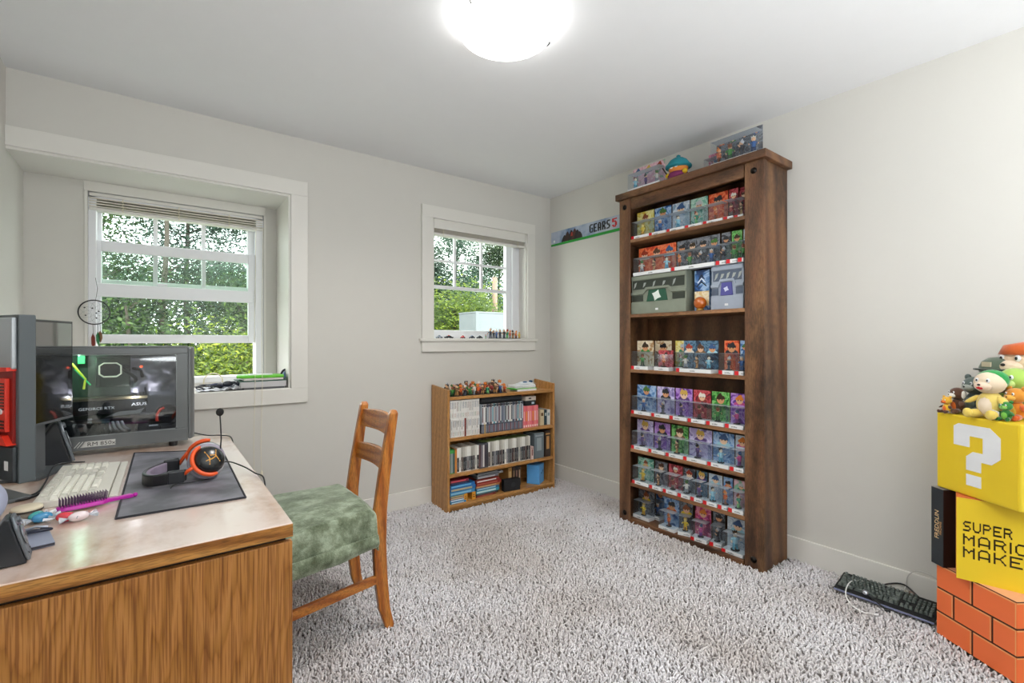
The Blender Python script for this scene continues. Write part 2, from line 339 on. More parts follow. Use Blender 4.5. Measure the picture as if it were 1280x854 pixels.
# ---------------------------------------------------------------- carpet pile
def carpet():
    vs, fs = [], []; rnd = random.Random(3); x = .05
    def tuft(x, y, h, w):
        a = rnd.uniform(0, 2*PI); lx, ly = rnd.gauss(0, h*.45), rnd.gauss(0, h*.45); o = len(vs)
        for k in range(3):
            b = a+2.094*k; vs.append((x+w*math.cos(b), y+w*math.sin(b), 0))
        for k in range(3):
            b = a+2.094*k+.5; vs.append((x+lx*.6+w*.85*math.cos(b), y+ly*.6+w*.85*math.sin(b), h*.7))
        vs.append((x+lx, y+ly, h))
        for k in range(3):
            k2 = (k+1) % 3; fs.append((o+k, o+k2, o+3+k2, o+3+k)); fs.append((o+3+k, o+3+k2, o+6))
    while x < XR-.012:
        y = .15
        while y < YB-.012:
            d = x*_s+y*_c; l = x*_c-y*_s
            st = .0095+.0022*max(0, d-1.2)
            q1 = (x-2.503)*(-.561)+(y-.486)*(-.828); q2 = (x-2.503)*.828+(y-.486)*(-.561)
            under = (x > 2.462 and 1.14 < y < 2.09) or (1.585 < x < 2.565 and 2.84 < y < 3.09) or (-.002 < q1 < .287 and -.002 < q2 < .264) or (x < .272 and y < 2.63)
            if d > .5 and -1.12*d < l < 1.12*d and not under:
                xx, yy = x+rnd.uniform(-.5, .5)*st, y+rnd.uniform(-.5, .5)*st
                g = mnoise.noise(Vector((xx*5, yy*5, 0)))
                tuft(xx, yy, .016+.004*g+rnd.uniform(-.004, .005), st*.52)
            y += st
        x += .0095+.0022*max(0, (x*_s+1.2*_c)-1.2)
    me = bpy.data.meshes.new('carpet_pile'); me.from_pydata(vs, [], fs)
    n = NT('carpet_yarn'); n.b.inputs['Roughness'].default_value = .95; n.b.inputs['Specular IOR Level'].default_value = .1
    z = n.n('TexNoise', Scale=130, Detail=2); n.l(n.coord(), z.inputs['Vector'])
    c1 = n.ramp(z.outputs['Fac'], [(.3, 'cfcacb'), (.5, 'efecef'), (.7, 'faf8fb')])
    z2 = n.n('TexNoise', Scale=1.6, Detail=3); n.l(n.coord(), z2.inputs['Vector'])
    c2 = n.ramp(z2.outputs['Fac'], [(.35, 'eae5e0'), (.6, 'ffffff')])
    mx = n.n('Mix', _data_type='RGBA', _blend_type='MULTIPLY'); mx.inputs[0].default_value = 1; n.l(c1, mx.inputs[6]); n.l(c2, mx.inputs[7]); n.l(mx.outputs[2], n.b.inputs['Base Color'])
    me.materials.append(n.m); me.polygons.foreach_set('use_smooth', [True]*len(me.polygons))
    o = put('carpet_pile', me); tag(o, 'light grey shag carpet pile covering the bedroom floor', 'carpet', kind='stuff')
carpet()

# ---------------------------------------------------------------- ceiling lamp
lx, ly = 1.085, 1.485
lamp = thing('ceiling_lamp', 'round white glass flush lamp glowing on the ceiling', 'lamp', (lx, ly, H))
glow = bpy.data.materials.new('lit_glass'); glow.use_nodes = True; gn = glow.node_tree; e = gn.nodes['Principled BSDF']
e.inputs['Base Color'].default_value = (.9, .9, .9, 1); e.inputs['Emission Color'].default_value = (1, .985, .95, 1); e.inputs['Emission Strength'].default_value = DOME_E
ob('glass_dome', MB().lathe([(.193, -.022), (.192, -.032), (.178, -.055), (.145, -.075), (.09, -.09), (.03, -.096), (.002, -.097)], n=48), glow, lamp, smooth=True)
ob('base_ring', MB().lathe([(.12, 0), (.155, 0), (.155, -.02), (.12, -.02)], n=40), WHITE, lamp, smooth=False)
for a in (-2.9, -.15, 1.7):
    c, s_ = math.cos(a), math.sin(a); ob('clip', MB().tube([(c*.15, s_*.15, -.006), (c*.198, s_*.198, -.012), (c*.203, s_*.203, -.03), (c*.193, s_*.193, -.042), (c*.183, s_*.183, -.034)], .0032, 6), BLACK, lamp)
ob('finial', MB().lathe([(.002, -.096), (.008, -.1), (.006, -.108), (.001, -.112)], n=12), WHITE, lamp, smooth=True)
pl = bpy.data.lights.new('lamp_light', 'SPOT'); pl.energy = LAMP_E; pl.spot_size = math.radians(165); pl.spot_blend = .6; pl.shadow_soft_size = .14; pl.color = (1, .965, .91)
po = bpy.data.objects.new('lamp_light', pl); COL.objects.link(po); po.location = (0, 0, -.15); po.parent = lamp

#@@OBJECTS
# ---------------------------------------------------------------- outside
bounce_gnd = NT('pale_bounce_ground'); gz = bounce_gnd.n('TexNoise', Scale=3, Detail=6); bounce_gnd.l(bounce_gnd.coord(), gz.inputs['Vector'])
bounce_gnd.l(bounce_gnd.ramp(gz.outputs['Fac'], [(.3, 'a8a595'), (.7, 'c9c5b8')]), bounce_gnd.b.inputs['Base Color']); bounce_gnd.b.inputs['Roughness'].default_value = .9
struct('ground', MB().box(-40, 60, YB+.9, 90, -3.2, -3.0), bounce_gnd.m)  # unseen ground, made pale to bounce daylight up into the room
def leafmat(c1, c2, c3):
    n = NT('leaves_'+c1); z = n.n('TexNoise', Scale=2.2, Detail=3); n.l(n.coord(), z.inputs['Vector'])
    z2 = n.n('TexNoise', Scale=23, Detail=1); n.l(n.coord(), z2.inputs['Vector'])
    a = n.n('Math', _operation='MULTIPLY_ADD'); a.inputs[1].default_value = .55; n.l(z2.outputs['Fac'], a.inputs[0])
    b_ = n.n('Math', _operation='MULTIPLY'); b_.inputs[1].default_value = .45; n.l(z.outputs['Fac'], b_.inputs[0]); n.l(b_.outputs[0], a.inputs[2])
    n.l(n.ramp(a.outputs[0], [(.38, c1), (.5, c2), (.62, c3)]), n.b.inputs['Base Color']); n.b.inputs['Roughness'].default_value = .6
    tr = n.n('BsdfTranslucent'); n.l(n.b.inputs['Base Color'].links[0].from_socket, tr.inputs['Color'])
    mx = n.n('MixShader'); mx.inputs['Fac'].default_value = .35; n.l(n.b.outputs[0], mx.inputs[1]); n.l(tr.outputs[0], mx.inputs[2]); n.l(mx.outputs[0], n.out.inputs['Surface']); return n.m
L_SPRUCE = leafmat('0e1f13', '1f3824', '405c44'); L_MID = leafmat('122409', '2a4716', '546c2e'); L_BRIGHT = leafmat('263d08', '4f6810', '85901f'); L_BLUE = leafmat('172c22', '2f4f3c', '5a7a64')
BARK = mat('4a423a', .9, bump=.3, bscale=60); BARKL = mat('7a7068', .9, bump=.3, bscale=60)
def tree(label, x, y, z0, z1, rad, leafm, n, lsz, name='tree', shape='round', seed=1, bark=BARK, tw=.09, cat='tree', dens=None):
    rnd = random.Random(seed); n = int(n*1.9); lsz *= .72; t = thing(name, label, cat, (x, y, -3))
    tr = MB(); P = [(rnd.gauss(0, .05), rnd.gauss(0, .05), k/6*(z1+3)*.95) for k in range(7)]
    tr.tube(P, [tw*(1-.8*k/6) for k in range(7)], 8)
    cl = []; ncl = dens or 60
    for k in range(ncl):
        u = rnd.random()
        zz = z0+(z1-z0)*u
        r = rad*(1-u*.85) if shape == 'cone' else rad*math.sqrt(max(.05, 1-(2*u-1)**2*.85))
        a = rnd.uniform(0, 2*PI); q = r*math.sqrt(rnd.random()); p = Vector((q*math.cos(a), q*math.sin(a), zz+3)); cl.append(p)
        if k % 3 == 0: tr.tube([(P[3][0]*0, 0, p.z-.25*q-.1), (p.x*.5, p.y*.5, p.z-.1*q), tuple(p)], [.02, .013, .005], 4)
    ob('trunk', tr, bark, t)
    vs, fs = [], []; cr_ = rad*.16+.10
    for i in range(n):
        p = cl[rnd.randrange(ncl)]; q = p+Vector((rnd.gauss(0, cr_), rnd.gauss(0, cr_), rnd.gauss(0, cr_*(.55 if shape == 'cone' else .8))))
        a = Vector((rnd.gauss(0, 1), rnd.gauss(0, 1), rnd.gauss(0, .6))).normalized(); b = a.orthogonal().normalized(); s = lsz*rnd.uniform(.6, 1.4)
        o = len(vs); vs += [q-a*s, q+b*s*.45, q+a*s, q-b*s*.45]; fs.append((o, o+1, o+2, o+3))
    me = bpy.data.meshes.new('foliage'); me.from_pydata(vs, [], fs); me.materials.append(leafm)
    f = put('foliage', me, t); f['kind'] = 'stuff'; return t
G = 'trees beyond the windows'
tree('dark spruce with thin trunk behind the left panes of the large window', -.75, 9.5, -1.5, 4.6, 1.0, L_MID, 9000, .05, 'spruce_tree', 'round', 1, dens=70)
tree('bluish green conifer rising in the middle of the large window', .45, 10.2, -1, 4.9, .9, L_BLUE, 7000, .05, 'conifer_tree', 'round', 2, dens=55)
tree('slim dark trunk tree seen between the middle panes of the large window', .05, 8.6, -1.5, 4.2, .6, L_SPRUCE, 3200, .05, 'slim_tree', 'round', 3, dens=30)
tree('leafy green tree on the right side of the large window', 1.35, 9.8, -1.5, 4.8, 1.0, L_BLUE, 11000, .05, 'leafy_tree', 'round', 4, dens=90)
tree('olive green tree low on the left behind the large window', -.3, 8.0, -2, 1.9, .9, L_MID, 9000, .05, 'leafy_tree', 'round', 5, dens=80)
tree('bright yellow green bush at the bottom right of the large window', .95, 7.2, -2.6, 1.12, .95, L_BRIGHT, 14000, .045, 'bush', 'round', 6, cat='bush', dens=80)
tree('shaded green tree behind the yellow green bush at the large window', 1.1, 8.4, -2.5, 2.0, .8, L_MID, 9000, .05, 'leafy_tree', 'round', 7, dens=80)
tree('dense dark hedge tree far behind the lower left panes of the large window', -1.0, 12.4, -1.5, 2.6, 1.3, L_SPRUCE, 15000, .06, 'hedge_tree', 'round', 21, dens=110)
tree('dense dark hedge tree far behind the lower right panes of the large window', 1.5, 12.6, -1.5, 2.7, 1.4, L_SPRUCE, 15000, .06, 'hedge_tree', 'round', 22, dens=110)
tree('bright green shrub filling the lower left of the small window', 5.0, 8.6, -2.8, 2.12, 1.1, L_BRIGHT, 26000, .05, 'shrub', 'round', 8, cat='bush', dens=110)
tree('lime green shrub below the utility pole behind the small window', 6.0, 9.2, -2.8, 2.15, .8, L_BRIGHT, 9000, .05, 'shrub', 'round', 18, cat='bush', dens=70)
tree('dark green pointed tree in the left panes of the small window', 5.35, 10.8, -1, 3.5, 1.0, L_SPRUCE, 20000, .055, 'pointed_tree', 'cone', 9, dens=90)
tree('open branched tree in the middle panes of the small window', 6.8, 11.6, -1, 4.6, 1.2, L_BLUE, 20000, .055, 'open_tree', 'round', 10, dens=90)
tree('open branched tree in the right panes of the small window', 8.2, 11.6, -1, 4.4, 1.1, L_MID, 18000, .055, 'open_tree', 'round', 11, dens=60)
# utility pole and pale roofed shed seen through the small window
up = thing('utility_pole', 'pinkish brown utility pole with a white meter box outside the small window', 'pole', (5.95, 8.55, -3))
ob('pole_shaft', MB().lathe([(.075, 0), (.055, 5.6)], n=12), mat('8f7468', .8, bump=.2, bscale=40), up, smooth=True)
ob('meter_box', MB().box(.06, .33, -.12, .02, 4.3-.0, 4.58), mat('d9dade', .5), up, bevel=.01); ob('meter_box_door', MB().box(.09, .30, -.13, -.12, 4.33, 4.55), mat('c8cacf', .5), up)
ob('cross_bracket', MB().box(-.16, .2, -.09, -.05, 4.66, 4.72), mat('b39a8c', .7), up)
sh = thing('garden_shed', 'pale grey flat roofed shed at the bottom right of the small window', 'shed', (3.83, 6.0, -3))
ob('shed_wall', MB().box(.0, .9, .0, .5, 0, 4.62), mat('74787c', .8), sh, bevel=.01); ob('shed_roof', MB().box(-.005, .905, -.005, .505, 4.62, 4.64), mat('7a7e82', .7), sh)
ob('corner_board', MB().box(-.006, .05, -.012, .0, 0, 4.62), mat('74787c', .8), sh)

# ---------------------------------------------------------------- desk
DZ, DX0, DX1, DY0, DY1 = .745, XL+.012, .262, 1.235, 2.625
dk = thing('desk', 'oak laminate pedestal desk with a pale painted sheen on its top under the left window', 'desk', ((DX0+DX1)/2, (DY0+DY1)/2, 0)); ox, oy, _ = dk.location
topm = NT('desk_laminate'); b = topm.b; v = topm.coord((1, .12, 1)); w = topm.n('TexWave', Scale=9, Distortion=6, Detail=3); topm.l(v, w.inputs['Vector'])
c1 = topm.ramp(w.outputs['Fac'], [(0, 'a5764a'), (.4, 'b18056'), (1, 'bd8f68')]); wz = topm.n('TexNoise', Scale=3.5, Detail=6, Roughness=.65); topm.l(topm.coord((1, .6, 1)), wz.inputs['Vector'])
c2 = topm.ramp(wz.outputs['Fac'], [(.30, '000000'), (.50, 'ffffff')]); mx = topm.n('Mix', _data_type='RGBA'); topm.l(c2, mx.inputs[0]); topm.l(c1, mx.inputs[6]); mx.inputs[7].default_value = lin('e2cec4'); topm.l(mx.outputs[2], b.inputs['Base Color'])  # pale patches paint the window's reflection into the laminate colour
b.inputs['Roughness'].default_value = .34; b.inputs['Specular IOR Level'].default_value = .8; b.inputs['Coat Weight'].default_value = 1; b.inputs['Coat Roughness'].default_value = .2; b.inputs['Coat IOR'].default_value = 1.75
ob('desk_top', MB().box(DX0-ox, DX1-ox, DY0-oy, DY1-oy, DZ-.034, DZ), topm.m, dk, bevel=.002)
ob('edge_band', MB().box(DX0-ox, DX1-ox, DY0-.0015-oy, DY0-oy, DZ-.033, DZ-.003), desk_oak('X'), dk)
# cathedral grain end panel
pn = NT('oak_veneer'); v = pn.coord((1, 1, 1)); sx = pn.n('SeparateXYZ'); pn.l(v, sx.inputs[0])
n1 = pn.n('TexNoise', Scale=1, Detail=2); pn.l(pn.coord((3.4, 1, .75)), n1.inputs['Vector'])
ma = pn.n('Math', _operation='MULTIPLY'); ma.inputs[1].default_value = 15; pn.l(n1.outputs['Fac'], ma.inputs[0])
mb_ = pn.n('Math', _operation='MULTIPLY_ADD'); mb_.inputs[1].default_value = 9; pn.l(sx.outputs[0], mb_.inputs[0]); pn.l(ma.outputs[0], mb_.inputs[2])
n3 = pn.n('TexNoise', Scale=1, Detail=1); pn.l(pn.coord((60, 60, 2.5)), n3.inputs['Vector']); mc2 = pn.n('Math', _operation='MULTIPLY_ADD'); mc2.inputs[1].default_value = .9; pn.l(n3.outputs['Fac'], mc2.inputs[0]); pn.l(mb_.outputs[0], mc2.inputs[2])
mf = pn.n('Math', _operation='FRACT'); m3 = pn.n('Math', _operation='MULTIPLY'); m3.inputs[1].default_value = 1.7; pn.l(mc2.outputs[0], m3.inputs[0]); pn.l(m3.outputs[0], mf.inputs[0])
cc = pn.ramp(mf.outputs[0], [(0, '9a6428'), (.2, 'ab7435'), (.55, 'b87f42'), (.9, 'b3793b'), (1, 'a26a2d')])
n4 = pn.n('TexNoise', Scale=1, Detail=3); pn.l(pn.coord((300, 300, 7)), n4.inputs['Vector']); c4 = pn.ramp(n4.outputs['Fac'], [(.4, 'a08060'), (.54, 'ffffff')])
mx = pn.n('Mix', _data_type='RGBA', _blend_type='MULTIPLY'); mx.inputs[0].default_value = .65; pn.l(cc, mx.inputs[6]); pn.l(c4, mx.inputs[7]); pn.l(mx.outputs[2], pn.b.inputs['Base Color']); pn.b.inputs['Roughness'].default_value = .42
ob('end_panel', MB().box(DX0-ox, DX1+.0-ox, DY0+.004-oy, DY0+.024-oy, .0, DZ-.046), pn.m, dk, bevel=.0015)
ob('top_rail', MB().box(DX0+.01-ox, DX1-.012-ox, DY0+.024-oy, DY1-.02-oy, DZ-.05, DZ-.034), mat('2a1c12', .7), dk)
ob('end_panel', MB().box(DX0-ox, DX1-.01-ox, DY1-.03-oy, DY1-.01-oy, 0, DZ-.034), pn.m, dk)
ob('pedestal', MB().box(DX0-ox, DX1-.03-ox, DY0+.024-oy, DY0+.40-oy, .05, DZ-.05), desk_oak('Z'), dk)
ob('plinth', MB().box(DX0-ox, DX1+.006-ox, DY0+.03-oy, DY0+.40-oy, 0, .1), desk_oak('X'), dk)
for k, (z0, z1) in enumerate(((.13, .40), (.41, .55), (.56, .69))):
    d = ob('drawer', MB().box(DX1-.03-ox, DX1-.012-ox, DY0+.035-oy, DY0+.39-oy, z0, z1), desk_oak('Y'), dk, bevel=.002)
    ob('handle', MB().tube([(DX1-.012-ox, DY0+.15-oy, (z0+z1)/2), (DX1-.002-ox, DY0+.16-oy, (z0+z1)/2), (DX1-.002-ox, DY0+.26-oy, (z0+z1)/2), (DX1-.012-ox, DY0+.27-oy, (z0+z1)/2)], .004, 6), mat('8a7340', .3, .9), d)
ob('modesty_panel', MB().box(DX0+.02-ox, DX0+.035-ox, DY0+.40-oy, DY1-.03-oy, .15, DZ-.05), desk_oak('Y'), dk)

# ---------------------------------------------------------------- chair
ch = thing('dining_chair', 'honey oak ladder back chair with green plush blanket at the desk', 'chair', (.56, 2.03, 0)); cx, cy, _ = ch.location
def post(y):
    C = [(.768, 0), (.742, .09), (.728, .22), (.722, .36), (.726, .50), (.742, .63), (.762, .76), (.782, .885)]
    dpt = [.036, .046, .052, .053, .053, .048, .042, .036]; rr = []
    for (x, z), d in zip(C, dpt):
        rr.append([(x-d/2-cx, y-.015-cy, z), (x+d/2-cx, y-.015-cy, z), (x+d/2-cx, y+.015-cy, z), (x-d/2-cx, y+.015-cy, z)])
    x, z = C[-1]; rr.append([(x-.010-cx, y-.011-cy, z+.016), (x+.012-cx, y-.011-cy, z+.016), (x+.012-cx, y+.011-cy, z+.016), (x-.010-cx, y+.011-cy, z+.016)])
    return MB().rings(rr)
PY0, PY1 = 1.865, 2.21
for y in (PY0, PY1): ob('back_post', post(y), honey('Z'), ch, bevel=.005, smooth=False)
def backx(z): return .742+(z-.63)*.155
for z0, z1 in ((.79, .868), (.645, .715)):
    def fn(u, v, side, z0=z0, z1=z1):
        y = PY0+.012+(PY1-PY0-.024)*u; z = z0+(z1-z0)*v + (.008*math.sin(PI*u) if v > .5 else 0); return (backx(z)+.022*math.sin(PI*u)+side*.008-cx, y-cy, z)
    m_ = MB(); N = 10; fr = [[fn(i/N, 0, -1), fn(i/N, 0, 1), fn(i/N, 1, 1), fn(i/N, 1, -1)] for i in range(N+1)]; m_.rings(fr); ob('back_slat', m_, honey('Y'), ch, bevel=.003)
for y, x in ((1.79, .33), (2.27, .33)): ob('front_leg', MB().rings([[(x-a-cx, y-a-cy, z), (x+a-cx, y-a-cy, z), (x+a-cx, y+a-cy, z), (x-a-cx, y+a-cy, z)] for a, z in ((.014, 0), (.018, .2), (.02, .42))]), honey('Z'), ch, bevel=.003)
def strut(p, q, w, h): 
    p, q = Vector(p), Vector(q); return MB().rings([[(a.x-cx, a.y-w/2-cy, a.z-h/2), (a.x-cx, a.y+w/2-cy, a.z-h/2), (a.x-cx, a.y+w/2-cy, a.z+h/2), (a.x-cx, a.y-w/2-cy, a.z+h/2)] for a in (p, q)])
ob('stretcher', strut((.345, 1.795, .212), (.712, 1.862, .218), .02, .034), honey('X'), ch, bevel=.003); ob('stretcher', strut((.345, 2.265, .212), (.712, 2.21, .218), .02, .034), honey('X'), ch, bevel=.003)
ob('seat_rail', strut((.34, 1.80, .425), (.71, 1.865, .425), .022, .05), honey('X'), ch); ob('seat_rail', strut((.34, 2.26, .425), (.71, 2.21, .425), .022, .05), honey('X'), ch)
ob('rear_rail', MB().box(.700-cx, .722-cx, PY0+.01-cy, PY1-.01-cy, .40, .45), honey('Y'), ch)
ob('seat', MB().prism([(.30-cx, 1.77-cy), (.715-cx, 1.85-cy), (.715-cx, 2.225-cy), (.30-cx, 2.29-cy)], 'Z', .445, .475), honey('X'), ch, bevel=.008)
# plush blanket draped over the seat
def blanket():
    def edge0(u): return 1.757+.085*u      # near seat edge (u along x)
    def edge1(u): return 2.30-.06*u
    X0, X1 = .275, .698; nu, nv = 56, 84
    hn = lambda u: .095+.035*u+.008*math.sin(u*6); hf = .10
    def fn(u, v):
        x = X0+(X1-X0)*u; zt = .487+.018*math.sin(u*2.6+.3)+.022*u**3
        e0, e1 = edge0(u), edge1(u); L0, L1, L2 = hn(u), e1-e0, hf; tot = L0+L1+L2; d = v*tot
        N = mnoise.noise(Vector((x*7, d*7, 1)))*.006+mnoise.noise(Vector((x*24, d*24, 4)))*.002
        r = .03
        if d < L0:
            k = (L0-d); y = e0-.012-.02*min(1, k/.1)-.012*math.sin(x*26+k*9)*min(1, k/.08)+N; z = zt-k-.006
            if k < r: a = k/r; y = e0-.012*a+N*.5; z = zt-r*(1-math.sqrt(max(0, 1-a*a)))*.9
        elif d < L0+L1:
            y = e0+(d-L0); q = (d-L0)/L1; z = zt+N+.012*math.sin(q*PI)+.012*max(0, u-.6)*q
        else:
            k = d-L0-L1; y = e1+.01+.01*math.sin(x*22)*min(1, k/.05)+N; z = zt-k
        if u > .93: x += 0; z -= (u-.93)*.35
        return (x-cx, y-cy, z)
    m_ = MB().grid(fn, nu, nv); 
    def fold(u, v):
        x = .29+.40*u; z0 = .425-.0*u; return (x-cx+.004, 1.725+.075*u-.012*math.sin(v*PI)-cy+.006*mnoise.noise(Vector((x*12, v*2, 7))), z0-.055*v*(1-.2*u)-.010*math.sin(u*PI)*v)
    n = NT('plush_blanket'); n.b.inputs['Roughness'].default_value = .8; n.b.inputs['Sheen Weight'].default_value = 1; n.b.inputs['Sheen Roughness'].default_value = .35; n.b.inputs['Sheen Tint'].default_value = lin('e6f3e0')
    z = n.n('TexNoise', Scale=14, Detail=5, Roughness=.7); n.l(n.coord(), z.inputs['Vector']); n.l(n.ramp(z.outputs['Fac'], [(.36, '4c563e'), (.5, '76826a'), (.62, '9eab94')]), n.b.inputs['Base Color'])
    z2 = n.n('TexNoise', Scale=260, Detail=2); n.l(n.coord(), z2.inputs['Vector']); n.bump(z2.outputs['Fac'], .6, .004)
    return m_, MB().grid(fold, 40, 10), n.m
m_, fo, bl_m = blanket()
bl = thing('blanket', 'folded sage green plush blanket draped over the chair seat', 'blanket', (cx, cy, .48))
for m, nm in ((m_, 'blanket_sheet'), (fo, 'folded_hem')):
    o = ob(nm, m, bl_m, bl, smooth=True, loc=(0, 0, -.48)); md = o.modifiers.new('s', 'SOLIDIFY'); md.thickness = .012; md.offset = 0; md2 = o.modifiers.new('ss', 'SUBSURF'); md2.levels = 1; md2.render_levels = 1

# ---------------------------------------------------------------- tall bookcase
F = 2.465
tc_ = thing('tall_bookcase', 'tall rustic dark walnut bookcase against the right wall', 'bookcase', (2.61, 1.62, 0)); ox, oy, _ = tc_.location
CY0, CY1 = 1.145, 2.085; CT = 2.12
def cb(n, x0, x1, y0, y1, z0, z1, g, bv=.003): return ob(n, MB().box(x0-ox, x1-ox, y0-oy, y1-oy, z0, z1), walnut(g), tc_, bevel=bv)
cb('side_panel', F+.0092, 2.745, CY0+.006, CY0+.03, 0, CT, 'Z'); cb('side_panel', F+.0092, 2.745, CY1-.03, CY1-.006, 0, CT, 'Z')
cb('back_panel', 2.733, 2.745, CY0+.03, CY1-.03, 0, CT, 'Z', .001)
cb('front_stile', F, F+.009, CY0, 1.245, 0, CT, 'Z'); cb('front_stile', F, F+.009, 1.995, CY1, 0, CT, 'Z')
cb('corner_strip', F+.0095, F+.040, CY0, CY0+.0058, 0, CT, 'Z', .002)
cb('top_rail', F+.002, F+.024, 1.25, 1.992, 2.05, CT, 'Y'); cb('bottom_rail', F+.002, F+.024, 1.25, 1.992, 0, .028, 'Y')
cb('bottom_board', F+.024, 2.733, CY0+.03, CY1-.03, .0, .018, 'Y')
cb('crown_board', F-.022, 2.752, CY0-.018, CY1+.018, CT, CT+.042, 'Y', .004)
SH = [1.850, 1.362, 1.004, .715, .487, .262]
for z in SH: ob('shelf', MB().box(F+.003-ox, 2.733-ox, CY0+.03-oy, CY1-.03-oy, z-.021, z), walnut2('Y'), tc_, bevel=.002)
for yy in (1.197, 2.04):
    for z in (2.07, .055): ob('bolt', MB().lathe([(.002, .009), (.009, .008), (.011, .004), (.016, .003), (.017, 0)], n=14, R=Matrix.Rotation(-PI/2, 3, 'Y'), c=(F-ox, yy-oy, z)), mat('26221f', .35, .8), tc_, smooth=True)

# ---------------------------------------------------------------- small bookcase
sb = thing('small_bookcase', 'low honey oak bookcase full of game cases below the small window', 'bookcase', (2.09, 2.96, 0), math.radians(-1.2)); 
BX0, BX1 = -.50, .47; BF = -.118; BB = .125      # local extents
SBM = (2.09, 2.96)
def sbc(n, x0, x1, y0, y1, z0, z1, g, bv=.002): return ob(n, MB().box(x0, x1, y0, y1, z0, z1), shelf_oak(g), sb, bevel=bv)
for x0, x1 in ((BX0, BX0+.018), (BX1-.018, BX1)):
    ob('side_panel', MB().prism([(BF-.004, 0), (BB, 0), (BB, .87), (BF-.004, .848)], 'X', x0, x1), shelf_oak('Z'), sb, bevel=.002)
SS = [.800, .514, .262, .052]
for z in SS: sbc('shelf', BX0+.018, BX1-.018, BF, BB-.004, z-.022, z, 'X')
sbc('back_panel', BX0+.018, BX1-.018, BB-.004, BB, .03, .79, 'X', 0)
sbc('kick_board', BX0+.018, BX1-.018, BF+.02, BF+.035, .0, .03, 'X')
# ---------------------------------------------------------------- small toy figures
PALS = [('e8c630', 'd9a52a', 'f2dc8a', '3a2a18'), ('2e5f9e', '24406e', 'e6b48c', '20304f'), ('9fd0e0', '5aa7c4', 'eedfc9', 'dfe8ee'), ('2f8f6a', '7ac07a', 'eab894', 'c23d3d'),
        ('d9642a', '7b3a1e', 'e9a874', '2b1d18'), ('5a3f7a', '3d2c58', 'e8bfa0', '4a3a6a'), ('8e2f2c', '5a4a44', 'e2b08c', '6b2a1c'), ('3f8a3a', '24502a', 'e4b48e', '7ac050'),
        ('d8d4cc', '8f949a', 'eac6aa', '9aa2ac'), ('c44f8f', '7a3f8a', 'efc4ae', 'e889b0'), ('2b2e38', '4a4f5c', 'd9a985', '17181d'), ('7a5a3a', 'b98a56', 'e0b48a', '4a3422')]
def fig_build(mb, pal, h=.08, x=0, y=0, z=0, pose=0, base=True, m0=0):
    """generic standing figurine: base, legs, body, arms, head, hair; material slots m0.. = base, body, legs, skin, hair"""
    s = h/.08; T0 = mb.T; mb.T = Matrix.Translation((x, y, z)) @ Matrix.Rotation(pose*.5, 4, 'Z') @ Matrix.Scale(s, 4)
    if base: mb.m = m0; mb.lathe([(.019, 0), (.019, .004), (.017, .005)], n=10)
    mb.m = m0+2
    for k in (-1, 1): mb.cyl((k*.0075, 0, .005), (k*.005, 0, .032), .0048, .0058, 6); mb.ell((k*.008, -.003, .007), (.005, .008, .003), 6, 4)
    mb.m = m0+1; mb.lathe([(.007, .028), (.011, .034), (.0095, .043), (.0125, .052), (.006, .058)], n=8)
    a = (pose*37 % 7)/7*1.6-.5
    for k in (-1, 1):
        el = (k*.019, -.003, .044); mb.cyl((k*.012, 0, .053), el, .004, .0036, 6); mb.m = m0+3; mb.cyl(el, (k*(.020+.004*a), -.012, .044+.012*a*k), .0034, .003, 6); mb.m = m0+1
    mb.m = m0+3; mb.ell((0, -.001, .067), (.0098, .0095, .0105), 8, 6)
    mb.m = m0+4; mb.ell((0, .0025, .071), (.0112, .0102, .0095), 8, 5)
    for k in (-1, 0, 1): mb.cyl((k*.006, .002, .078), (k*.011, .006, .088-abs(k)*.004), .004, .0008, 5)
    mb.T = T0; return mb
def pal_mats(i): a, b_, c, d = PALS[i % len(PALS)]; return [BLACK, mat(a, .45), mat(b_, .45), mat(c, .5), mat(HAIRS[(i*5+2) % 12], .5)]
_fm = {}
HAIRS = ['3a2a18', '8a4a2a', 'd8b050', '2a2a30', 'c8c8cc', 'a0341e', '4a7a3a', 'e8e4da', '5a3a28', '23232a', 'e0802a', '3a5a8a']
def fig_mesh(i, h=.08):
    k = (i, h)
    if k not in _fm: _fm[k] = fig_build(MB(), PALS[i % 12], h, pose=i).mesh('figurine', pal_mats(i), True)
    return _fm[k]
SKIN = ['e9b994', 'd99c6f', 'f0cbaa']
_bm = {}
def cached(key, fn):
    if key not in _bm: _bm[key] = fn()
    return _bm[key]
TXT = text_mesh('amiibo', .012, mat('2c3340', .5), .0003)
